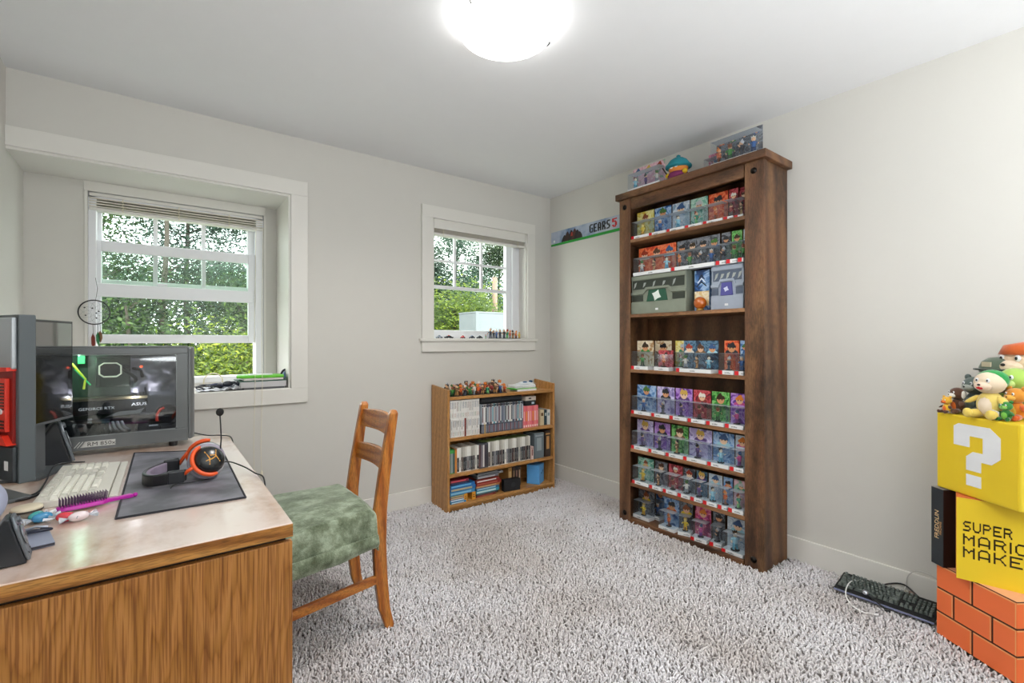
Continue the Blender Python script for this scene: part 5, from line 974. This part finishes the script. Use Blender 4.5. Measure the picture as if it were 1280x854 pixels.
for pts in ([(-.012, .014), (-.006, -.002), (-.008, -.015)], [(.010, .014), (.006, .0), (-.002, -.004), (-.014, -.006)], [(-.004, .004), (.006, .003), (.012, -.012)]): lm.tube([Vector(C1)+R1_ @ Vector((u*1.5, v*1.5, nn*1.25-(u*u+v*v)**.5*.25)) for u, v in pts], .0019, 5)
ob('ear_emblem', lm, mat('e0a03a', .4), t)
c0 = Vector((.108, .02, .065)); ob('microphone_boom', MB().tube([c0, c0+Vector((.004, .004, .05)), c0+Vector((.002, .0, .095)), c0+Vector((0, 0, .128))], .0022, 7), BLACK, t, smooth=True); ob('foam_tip', MB().ell(c0+Vector((0, 0, .138)), (.0115, .0115, .013), 14, 9), mat('232323', .95, bump=.5, bscale=600), t, smooth=True); ob('boom_socket', MB().ell(c0+Vector((-.006, 0, -.008)), (.011, .011, .016), 12, 8), mat('2d2f44', .4), t, smooth=True)
ob('headset_cord', MB().tube(fine([Vector((.10, .01, .04)), Vector((.14, .05, .028)), Vector((.18, .02, .010)), Vector((.200, -.06, .004)), Vector((.214, -.12, .002)), Vector((.2155, -.15, -.04))]), .0024, 6), BLACK, t, smooth=True)
t = thing('tower_cable', 'thin black cable running from the tower along the far desk edge', 'cable', (.15, 2.55, DZ)); ob('cord_line', MB().tube(fine([Vector((-.02, -.01, .03)), Vector((.03, .0, .012)), Vector((.08, .0, .006)), Vector((.115, -.06, .004)), Vector((.118, -.14, -.03))]), .003, 6), BLACK, t, smooth=True)
t = thing('pad_cable', 'short thin black wire lying under the headset on the pad', 'cable', (.03, 1.72, z)); ob('cord_line', MB().tube(fine([Vector((0, 0, .002)), Vector((.012, .04, .002)), Vector((.05, .03, .003)), Vector((.10, .045, .002))]), .0012, 5), BLACK, t)

# keyboards
def keyboard(name, label, loc, rz, L, Wd, body, key1, key2, rows, tray=None, tilt=0, kh=.008, roll=0):
    t = thing(name, label, 'keyboard', loc, rz); t.rotation_euler = (tilt, roll, rz)
    ob('keyboard_body', MB().prism([(-Wd/2, 0), (Wd/2, 0), (Wd/2, .020), (-Wd/2, .012)], 'X', -L/2, L/2), body, t, bevel=.002)
    pitch = .0187; me = cached(('key', name), lambda: MB().rings([[(-.0080, -.0080, 0), (.0080, -.0080, 0), (.0080, .0080, 0), (-.0080, .0080, 0)], [(-.0055, -.0055, kh), (.0055, -.0055, kh), (.0055, .0062, kh), (-.0055, .0062, kh)]]).mesh('key', key1))
    me2 = cached(('key2', name), lambda: MB().rings([[(-.0080, -.0080, 0), (.0080, -.0080, 0), (.0080, .0080, 0), (-.0080, .0080, 0)], [(-.0055, -.0055, kh), (.0055, -.0055, kh), (.0055, .0062, kh), (-.0055, .0062, kh)]]).mesh('key', key2))
    def K(x, y, w=1, m=me):
        o = put('key', m, t, (-L/2+.010+x*pitch+w*pitch/2, Wd/2-.016-y*pitch, .012+(Wd/2-.016-y*pitch+Wd/2)/Wd*.008)); o.scale = (w if w == 1 else w*1.04, 1, 1)
    y0 = 0
    for r in range(rows):
        if r == 0:
            for x in (0, 2, 3, 4, 5, 6.5, 7.5, 8.5, 9.5, 11, 12, 13, 14): K(x, 0, 1, me2)
            for x in (15.3, 16.3, 17.3): K(x, 0, 1, me2)
            continue
        yy = r+.25
        lay = {1: [1]*13+[2], 2: [1.5]+[1]*12+[1.5], 3: [1.8]+[1]*11+[2.2], 4: [2.3]+[1]*10+[2.7], 5: [1.3, 1.3, 1.3, 6.2, 1.3, 1.3, 1.3, 1]}[r]; x = 0
        for w in lay: K(x, yy, w, me2 if w > 1.2 and w < 6 else me); x += w
        if L > .40:
            if r in (1, 2): [K(15.3+k, yy, 1, me2) for k in range(3)]
            if r == 4: K(16.3, yy, 1, me2)
            if r == 5: [K(15.3+k, yy, 1, me2) for k in range(3)]
            for k in range(4): K(18.6+k, yy, 1, me if k < 3 else me2)
    if tray: ob('wrist_rest', MB().box(-L/2, L/2, -Wd/2-tray, -Wd/2-.002, 0, .010), body, t, bevel=.003)
    return t
CREAM = mat('d9d6cc', .5); K1 = mat('eceadf', .45); K2 = mat('cfccc2', .45)
keyboard('cream_keyboard', 'cream full size keyboard lying between speaker and mouse pad', (-.185, 1.955, DZ+.0005), PI/2-.01, .455, .150, CREAM, K1, K2, 6, tray=.022)
t = thing('hair_brush', 'magenta hair brush with bristles lying across the cream keyboard corner', 'brush', (-.135, 1.675, DZ+.0005), .235); MAG = mat('b81fa0', .3)
ob('brush_head', MB().rings([[(x, -w, .004-.0), (x, w, .004), (x, w*.8, .015), (x, -w*.8, .015)] for x, w in ((-.075, .010), (-.06, .017), (-.02, .020), (.015, .018), (.03, .009))]), MAG, t, bevel=.003)
ob('handle', MB().rings([[(x, -w, .006-w*.3), (x, w, .006-w*.3), (x, w, .006+w), (x, -w, .006+w)] for x, w in ((.028, .008), (.05, .007), (.075, .008), (.082, .005))]), MAG, t, bevel=.002); ob('hanging_knob', MB().ell((.086, 0, .009), (.006, .006, .006), 10, 7), MAG, t, smooth=True)
br = MB()
for i in range(17):
    for j in range(5): br.cyl((-.068+i*.0056, -.014+j*.007, .014), (-.068+i*.0058, -.015+j*.0076, .036), .0008, .0007, 4)
ob('bristles', br, mat('4a2f52', .5), t)['kind'] = 'stuff'
t = thing('round_tin', 'small round cream tin with dark lid rim near the keyboard', 'tin', (-.262, 1.668, DZ+.0005)); ob('tin_body', MB().lathe([(.001, 0), (.026, 0), (.028, .003), (.028, .018)], n=28), mat('7d7568', .5), t, smooth=True); ob('lid', MB().lathe([(.030, .0182), (.030, .026), (.027, .028), (.001, .028)], n=28), mat('d9cdb4', .4), t, smooth=True); ob('lid_rim', MB().lathe([(.0302, .017), (.0308, .019), (.0302, .021)], n=28, cap=False), mat('3a3530', .4), t)
# wrapped sweets
def sweet(label, x, y, c, rz):
    t = thing('wrapped_sweet', label, 'sweet', (x, y, DZ+.0008), rz); ob('sweet_core', MB().ell((0, 0, .012), (.020, .012, .0115), 14, 8), mat(c, .25, spec=.9), t, smooth=True)
    for s in (-1, 1): ob('wrapper_twist', MB().grid(lambda u, v: (s*(.017+.018*u), (v-.5)*.030*(.35+u), .010+.007*math.sin(v*14)*u+.001), 5, 12), clear('cellophane', 'dfeaf4', .6, .05, .25), t)
sweet('blue wrapped sweet in clear cellophane on the desk', -.225, 1.600, '2a86b8', .5); sweet('red wrapped sweet in clear cellophane next to the blue one', -.180, 1.570, 'd83a4a', -.4); sweet('white and red striped wrapped sweet nearest to the desk middle', -.155, 1.556, 'e8d8dc', .2); sweet('teal wrapped sweet half behind the blue one', -.238, 1.618, '2f9a9a', 1.1)
t = thing('notebook', 'grey blue thin notebook near the left edge of the desk', 'notebook', (-.225, 1.455, DZ+.0008), .22); ob('cover', MB().box(-.035, .035, -.062, .062, 0, .008), mat('8d93a8', .4), t, bevel=.001); ob('page_block', MB().box(-.034, .0345, -.0625, .061, .0015, .0065), mat('2b2d38', .5), t)
t = thing('key_ring', 'dark metal clip ring lying on top of the notebook', 'key ring', (-.232, 1.495, DZ+.0096)); ob('ring', MB().tube([(.018*math.cos(a*PI/8), .012*math.sin(a*PI/8), .003) for a in range(16)], .002, 6, True), mat('6a6e78', .3, .8), t, smooth=True); ob('clip', MB().tube([(-.01, -.01, .004), (.02, -.02, .007), (.038, -.012, .005), (.02, -.004, .006)], .0035, 6), mat('2c3040', .35), t, smooth=True)
ob('clip', MB().tube([(-.02, .006, .004), (.01, .016, .008), (.03, .008, .005)], .003, 6), mat('a8acb8', .3, .7), t, smooth=True)
t = thing('desk_cables', 'black cables lying behind the cream keyboard by the monitor stand', 'cable', (-.27, 1.92, DZ)); ob('cord_line', MB().tube(fine([Vector((-.06, -.06, .004)), Vector((-.01, -.03, .006)), Vector((-.005, .08, .010)), Vector((-.0, .24, .03)), Vector((.06, .34, .01))]), .0026, 6), BLACK, t, smooth=True); ob('cord_line', MB().tube(fine([Vector((-.07, -.08, .004)), Vector((-.02, -.07, .005)), Vector((-.002, -.03, .004))]), .0035, 6), BLACK, t, smooth=True)

# ---------------------------------------------------------------- keyboard and cables on the floor
FZ = .024
kd = Vector((2.568-2.574, .52-.87, 0)); kb = keyboard('black_keyboard', 'black keyboard with raised keys lying on the carpet by the wall', (2.60, .680, FZ), -PI/2+.02, .445, .150, mat('121416', .6), mat('5a625e', .3), mat('666e6a', .3), 6, kh=.011, roll=0)
kb.rotation_euler = (math.radians(9), 0, -PI/2+.02); kb.scale = (.80, .92, 1); kb.location.z = .036
ob('front_edge', MB().box(-.2225, .2225, -.0765, -.0748, .002, .010), mat('8a90b0', .35), kb)
def wire(name, label, px, r, c, cat='cable', zs=None, extra=None):
    P = []
    for i, (x, y, z_) in enumerate(px):
        p = atX(x, y, 2.735); P.append(p if p.z > z_ else atZ(x, y, z_))
    o_ = P[0].copy(); o_.z = 0.016; t = thing(name, label, cat, tuple(o_)); ob('cord_line', MB().tube(fine([p-o_ for p in P]), r, 6), mat(c, .4), t, smooth=True); return t, o_
t, o_ = wire('white_cable', 'thin white cable curling over the black keyboard onto the carpet', [(1092, 768, .020), (1078, 765, .024), (1063, 755, .040), (1057, 740, .055), (1064, 727, .06), (1080, 727, .06), (1100, 737, .055)], .0028, 'f2f2f0'); ob('plug', MB().cyl(atZ(1092, 768, .02)-o_, atZ(1098, 769, .02)-o_, .0045, n=8), WHITE, t)
t, o_ = wire('white_usb_lead', 'thin pale lead arching against the baseboard behind the black keyboard', [(1124, 744, .05), (1132, 733, .06), (1135, 720, .08), (1145, 714, .09), (1160, 718, .08), (1171, 724, .07)], .0024, 'c8c6c2')
t, o_ = wire('black_cable', 'black cable running behind the floor keyboard to the brick box', [(1095, 735, .045), (1110, 730, .05), (1130, 731, .05), (1150, 748, .045), (1165, 760, .04), (1176, 764, .03)], .0034, '1d1e20')
for k, (x, y) in enumerate(((1140, 731), (1148, 741))):
    p = atZ(x, y+14, .03); t = thing('wall_plug', f'small brown plug lying {"left" if k == 0 else "right"} of its twin behind the floor keyboard', 'plug', (p[0], p[1], .03)); ob('plug_body', MB().ell((0, 0, .012), (.012, .014, .010), 10, 7), mat('8a7468', .5), t, smooth=True); ob('plug_pin', MB().cyl((0, .01, .012), (0, .026, .012), .003, n=6), mat('b8b0a0', .3, .8), t)
p = atZ(1082, 742, .05); t = thing('audio_jack', 'silver knob ended black stick lying across the floor keyboard', 'adapter', (p[0], p[1], .043)); ob('knob', MB().lathe([(.002, 0), (.013, .002), (.015, .012), (.010, .020), (.001, .022)], n=16), mat('b8bcc4', .2, .9), t, smooth=True); q_ = atZ(1112, 766, .045)-Vector((p[0], p[1], .043)); ob('stick', MB().cyl((0, 0, .008), (q_.x, q_.y, .004), .003, n=8), BLACK, t)

# ---------------------------------------------------------------- stacked boxes at the right
u = Vector((-.168, -.248, 0)).normalized(); rzb = math.atan2(u.y, u.x)        # local +x runs along the face, local -y is the visible face side
Bc = Vector((2.503, .486, 0)); BW, BHh, BD = .285, .282, .262
t = thing('brick_box', 'orange brick patterned cardboard box on the floor under the yellow boxes', 'box', (Bc.x, Bc.y, .012), rzb)
# the visible face is at local y=0 and the box extends to +y or -y away from the camera
side = 1 if (Matrix.Rotation(rzb, 3, 'Z') @ Vector((0, 1, 0))).x > 0 else -1
def Y(a): return a*side
MORT = mat('3a2118', .6); BRK = mat('fb7a40', .45, var=.04); BHL = mat('fbb878', .45)
ob('box_core', MB().box(0, BW, *sorted((Y(.001), Y(BD))), 0, BHh), MORT, t)
ob('box_lid', MB().box(0, BW, *sorted((Y(.001), Y(BD))), BHh, BHh+.0012), mat('e8a880', .5), t)
rowh = BHh/3
def brick(x0, x1, z0, z1, face):
    m = MB(); m.m = 0
    if face == 'f': m.box(x0, x1, *sorted((Y(-.0014), Y(.001))), z0, z1); m.m = 1; m.box(x0, x1, *sorted((Y(-.0018), Y(-.0013))), z1-.004, z1); m.box(x1-.003, x1, *sorted((Y(-.0018), Y(-.0013))), z0, z1)
    else: m.box(BW-.001, BW+.0014, *sorted((Y(x0), Y(x1))), z0, z1); m.m = 1; m.box(BW+.0013, BW+.0018, *sorted((Y(x0), Y(x1))), z1-.004, z1)
    ob('brick', m, [BRK, BHL], t)
for r in range(3):
    z0, z1 = r*rowh+.0035, (r+1)*rowh-.0035; xs = [0, .138, BW] if r % 2 == 0 else [0, .068, .208, BW]
    for a, b_ in zip(xs[:-1], xs[1:]): brick(a+(.004 if a > 0 else .0), b_-(.004 if b_ < BW else .0), z0, z1, 'f')
    ys = [0, .13, BD] if r % 2 == 0 else [0, .065, .2, BD]
    for a, b_ in zip(ys[:-1], ys[1:]): brick(a+(.004 if a > 0 else 0), b_-(.004 if b_ < BD else 0), z0, z1, 's')
ZB = .012+BHh+.0015
# yellow game box with lettering
YEL = mat('f2d02a', .4, var=.03); YEL2 = mat('f4d636', .35, var=.03)
pL = Vector((2.403, .412)); pR = Vector((2.436, .241)); uu = (pR-pL).normalized(); rzs = math.atan2(uu.y, uu.x); s2 = 1 if (Matrix.Rotation(rzs, 3, 'Z') @ Vector((0, 1, 0))).x > 0 else -1
GW, GH, GD = .30, .308, .10
t = thing('yellow_game_box', 'yellow game box with dark pixel lettering standing on the brick box', 'box', (pL.x, pL.y, ZB), rzs)
ob('box_body', MB().box(0, GW, *sorted((s2*.0012, s2*GD)), 0, GH), mat('d9703a', .5), t, bevel=.001); ob('front_cover', MB().box(.0, GW, *sorted((-s2*.0005, s2*.0012)), 0, GH-.004), YEL, t)
PF = {'S': ['01111', '10000', '01110', '00001', '11110'], 'U': ['10001', '10001', '10001', '10001', '01110'], 'P': ['11110', '10001', '11110', '10000', '10000'], 'E': ['11111', '10000', '11110', '10000', '11111'], 'R': ['11110', '10001', '11110', '10010', '10001'], 'M': ['10001', '11011', '10101', '10001', '10001'], 'A': ['01110', '10001', '10001', '11111', '10001'], 'I': ['1', '1', '1', '1', '1'], 'O': ['01110', '10001', '10001', '10001', '01110'], 'K': ['10001', '10010', '11100', '10010', '10001']}
INK = mat('3a2a12', .5)
def pixtext(parent, word, x, z, cw, chh, thick):
    m = MB()
    for L_ in word:
        g = PF[L_]; n = len(g[0])
        for r, row in enumerate(g):
            for c, b_ in enumerate(row):
                if b_ == '1':
                    X0 = x+c*cw; Z1 = z-r*chh
                    # runs: draw cell as a stroke, joined to its right and lower neighbours
                    m.box(X0, X0+cw*thick, *sorted((-s2*.0012, -s2*.0004)), Z1-chh*thick, Z1)
                    if c+1 < n and row[c+1] == '1': m.box(X0, X0+cw*(1+thick), *sorted((-s2*.0012, -s2*.0004)), Z1-chh*thick, Z1)
                    if r+1 < 5 and g[r+1][c] == '1': m.box(X0, X0+cw*thick, *sorted((-s2*.0012, -s2*.0004)), Z1-chh*(1+thick), Z1)
                    for dc in (-1, 1):
                        if r+1 < 5 and 0 <= c+dc < n and g[r+1][c+dc] == '1' and not (row[c+dc] == '1' or g[r+1][c] == '1'):
                            m.prism([(X0, Z1-chh*.3), (X0+cw*thick, Z1-chh*.3), (X0+cw*(dc+thick), Z1-chh*1.3), (X0+cw*dc, Z1-chh*1.3)], 'Y', *sorted((-s2*.0011, -s2*.0004)))
        x += (n+1)*cw
    ob('lettering', m, INK, parent)
pixtext(t, 'SUPER', .018, GH-.088, .0044, .0078, .85); pixtext(t, 'MARIO', .018, GH-.136, .0067, .0086, .72); pixtext(t, 'MAKER', .018, GH-.184, .0067, .0086, .72)
# slim black box
t = thing('slim_black_box', 'slim black box with gold spine lettering left of the yellow game box', 'box', (2.497, .503, ZB-.012), rzb-.05)
t.location.z = ZB
ob('box_body', MB().box(0, .052, *sorted((Y(0), Y(.20))), 0, .305), mat('2c3136', .5, bump=.4, bscale=90, var=.2), t, bevel=.001); ob('lid_top', MB().box(.0, .052, *sorted((Y(0), Y(.20))), .305, .3065), mat('8d8a86', .5), t); ob('dark_side', MB().box(.0515, .0525, *sorted((Y(.002), Y(.20))), 0, .303), mat('1a1214', .5), t)
me = text_mesh('FREDDLIN', .026, mat('f4d4a0', .4), .0003, .95); put('lettering', me, t, (.034, -.0008*side, .105), (PI/2, -PI/2, 0)); me = text_mesh('MACHINE', .013, mat('d8a468', .4), .0003, .9); put('lettering', me, t, (.046, -.0008*side, .125), (PI/2, -PI/2, 0))
# yellow cube with a white question mark
ZQ = ZB+GH+.001; QW = .298
qL = Vector((2.500, .487)); 
t = thing('yellow_cube_box', 'large yellow cube box with a white question mark on top of the stack', 'box', (qL.x, qL.y, ZQ), rzb)
ob('cube_body', MB().box(0, QW, *sorted((Y(.001), Y(.255))), 0, QW), YEL2, t, bevel=.004)
ob('face_panel', MB().box(.006, QW-.006, *sorted((Y(-.0012), Y(.001))), .006, QW-.006), YEL, t, bevel=.001)
qm = MB(); k_ = QW/1.0; hook = [(.24, .86), (.30, .90), (.68, .90), (.80, .80), (.80, .55), (.70, .46), (.58, .46), (.58, .33), (.40, .33), (.40, .50), (.48, .57), (.60, .57), (.60, .76), (.44, .76), (.44, .62), (.24, .62)]
def tri(m, poly, y0, y1): m.prism([(a*k_, b*k_) for a, b in poly], 'Y', y0, y1)
ya, yb2 = sorted((Y(-.0025), Y(-.0012)))
tri(qm, hook, ya, yb2); tri(qm, [(.40, .14), (.58, .14), (.58, .28), (.40, .28)], ya, yb2); ob('question_mark', qm, mat('f2f4f8', .4), t)
# ---------------------------------------------------------------- plush toys heaped on the yellow cube
ZT = ZQ+QW+.001
def plush(label, x, y, h, cb_, cbelly, climb, chead=None, cmuz=None, ears='round', rz=-2.15, extra=None, z=ZT, lean=0, name='plush_toy'):
    t = thing(name, label, 'plush toy', (x, y, z), rz); t.rotation_euler = (lean, 0, rz)
    def fm(c): return mat(c, .9, bump=.5, bscale=420, var=.07, sheen=.6)
    B, Y_, Lm_, Hd, Mz = fm(cb_), fm(cbelly), fm(climb), fm(chead or cb_), fm(cmuz or cbelly)
    ob('body', MB().ell((0, 0, h*.27), (h*.22, h*.19, h*.27), 18, 12), B, t, smooth=True); ob('belly', MB().ell((0, -h*.06, h*.26), (h*.16, h*.15, h*.21), 16, 10), Y_, t, smooth=True)
    hd = ob('head', MB().ell((0, -h*.02, h*.70), (h*.25, h*.22, h*.22), 20, 12), Hd, t, smooth=True)
    ob('muzzle', MB().ell((0, -h*.20, h*.64), (h*.14, h*.12, h*.09), 14, 9), Mz, hd, smooth=True); ob('nose', MB().ell((0, -h*.315, h*.67), (h*.03, h*.015, h*.02), 8, 6), BLACK, hd, smooth=True)
    for s in (-1, 1):
        ob('arm', MB().rings([[Vector((s*h*(.17+.15*k/3), -h*.02-h*.10*k/3, h*(.44-.16*k/3)))+Vector((math.cos(a)*h*r, math.sin(a)*h*r, 0)) for a in [q*PI/5 for q in range(10)]] for k, r in enumerate((.06, .075, .075, .05))]), Lm_, t, smooth=True)
        ob('leg', MB().cyl((s*h*.12, -h*.08, h*.10), (s*h*.19, -h*.30, h*.085), h*.085, h*.075, 12).ell((s*h*.19, -h*.31, h*.10), (h*.085, h*.05, h*.095), 12, 8), Lm_, t, smooth=True)
        ob('eye', MB().ell((s*h*.09, -h*.215, h*.755), (h*.035, h*.02, h*.045), 10, 7), WHITE, hd, smooth=True); ob('pupil', MB().ell((s*h*.088, -h*.235, h*.755), (h*.016, h*.01, h*.022), 8, 6), BLACK, hd, smooth=True)
        if ears == 'round': ob('ear', MB().ell((s*h*.19, .01*h, h*.90), (h*.08, h*.045, h*.08), 12, 8), Hd, hd, smooth=True)
        elif ears == 'floppy': ob('ear', MB().ell((s*h*.25, -.02*h, h*.68), (h*.05, h*.06, h*.14), 12, 8), Mz, hd, smooth=True)
        elif ears == 'tall': ob('ear', MB().ell((s*h*.11, 0, h*1.0), (h*.05, h*.035, h*.14), 12, 8), Hd, hd, smooth=True)
    if extra == 'cap':
        ob('cap', MB().lathe([(h*.27, h*.72), (h*.275, h*.80), (h*.24, h*.90), (h*.15, h*.97), (.001, h*.99)], n=22), fm('5d6b5a'), hd, smooth=True); ob('cap_brim', MB().prism([(h*.26*math.cos(a), -h*.08+h*.32*math.sin(a)) for a in [PI+q*PI/10 for q in range(11)]], 'Z', h*.76, h*.785), fm('3c453c'), hd); ob('cap_badge', MB().box(-h*.07, h*.07, -h*.275, -h*.25, h*.82, h*.90), mat('c8bca0', .7), hd)
    if extra == 'hat': ob('hat', MB().lathe([(h*.25, h*.80), (h*.20, h*.92), (.001, h*.97)], n=20), fm('d8652a'), hd, smooth=True)
    if extra == 'hood': ob('hood', MB().ell((0, h*.05, h*.76), (h*.255, h*.20, h*.20), 18, 12), fm('2fa050'), hd, smooth=True); ob('mouth_patch', MB().ell((0, -h*.225, h*.615), (h*.09, h*.10, h*.05), 12, 8), fm('d8202a'), hd, smooth=True)
    if extra == 'band':
        for s in (-1, 1): ob('wrist_band', MB().lathe([(h*.075, -h*.012), (h*.086, 0), (h*.075, h*.012)], n=14, c=(s*h*.27, -h*.08, h*.34)), BLACK, t, smooth=True)
    return t
plush('yellow cream plush animal with green hood sitting at the front of the yellow cube', 2.437, .325, .185, 'f0d878', 'f2e0c8', 'f0d468', 'f0dcc0', 'f2d8c0', 'none', extra='hood', rz=-2.0)
plush('brown plush dog with white muzzle and orange collar at the left corner of the cube', 2.505, .425, .11, '5e3d2c', 'e8742a', '6a4632', '5e3d2c', 'f0ece4', 'floppy', rz=-2.3)
plush('small orange and yellow plush lying in front of the brown plush dog', 2.478, .452, .07, 'f0c030', 'e8702a', '5a3a30', 'f0b838', 'e8702a', 'round', rz=-2.2)
plush('grey teal plush with white eyes behind the brown plush dog', 2.566, .385, .155, '5a6a68', '8a9a96', '4e5c5c', '62706c', 'a8aca4', 'round')
plush('plush with grey green soldier cap near the back of the heap', 2.590, .318, .225, '6a5238', '8a7050', '5a4a36', 'b88a5a', 'c89a6a', 'none', extra='cap')
plush('lime green plush frog right of the capped plush', 2.515, .268, .200, 'a8d060', 'e8a030', 'b8dc70', 'b4d868', 'c8e488', 'round')
plush('pale peach plush with orange hat at the top right of the heap', 2.600, .255, .290, 'dcb898', 'ecd4b8', 'd8b090', 'e4c8a8', 'e8d0b4', 'none', extra='hat')
plush('orange plush creature tucked under the lime green plush frog', 2.452, .262, .125, 'e88a28', 'f0c040', 'd8602a', 'e89a38', 'f0b850', 'round')
plush('dark green plush at the right front edge of the cube', 2.402, .282, .075, '2f7a34', '7ac050', '286a30', '3a8a40', '8ac860', 'round', rz=-1.9)
t = thing('fabric_label', 'white printed care label hanging from the yellow cream plush', 'label', (2.405, .318, ZT), -2.1); ob('label_sheet', MB().prism([(-.012, .0), (.022, -.0), (.024, .03), (-.010, .04)], 'Y', -.001, 0), mat('eceaf0', .7), t)
for k in range(3): ob('print_line', MB().box(-.006, .016, -.0014, -.001, .008+.008*k, .010+.008*k), mat('9a9aa8', .7), t)
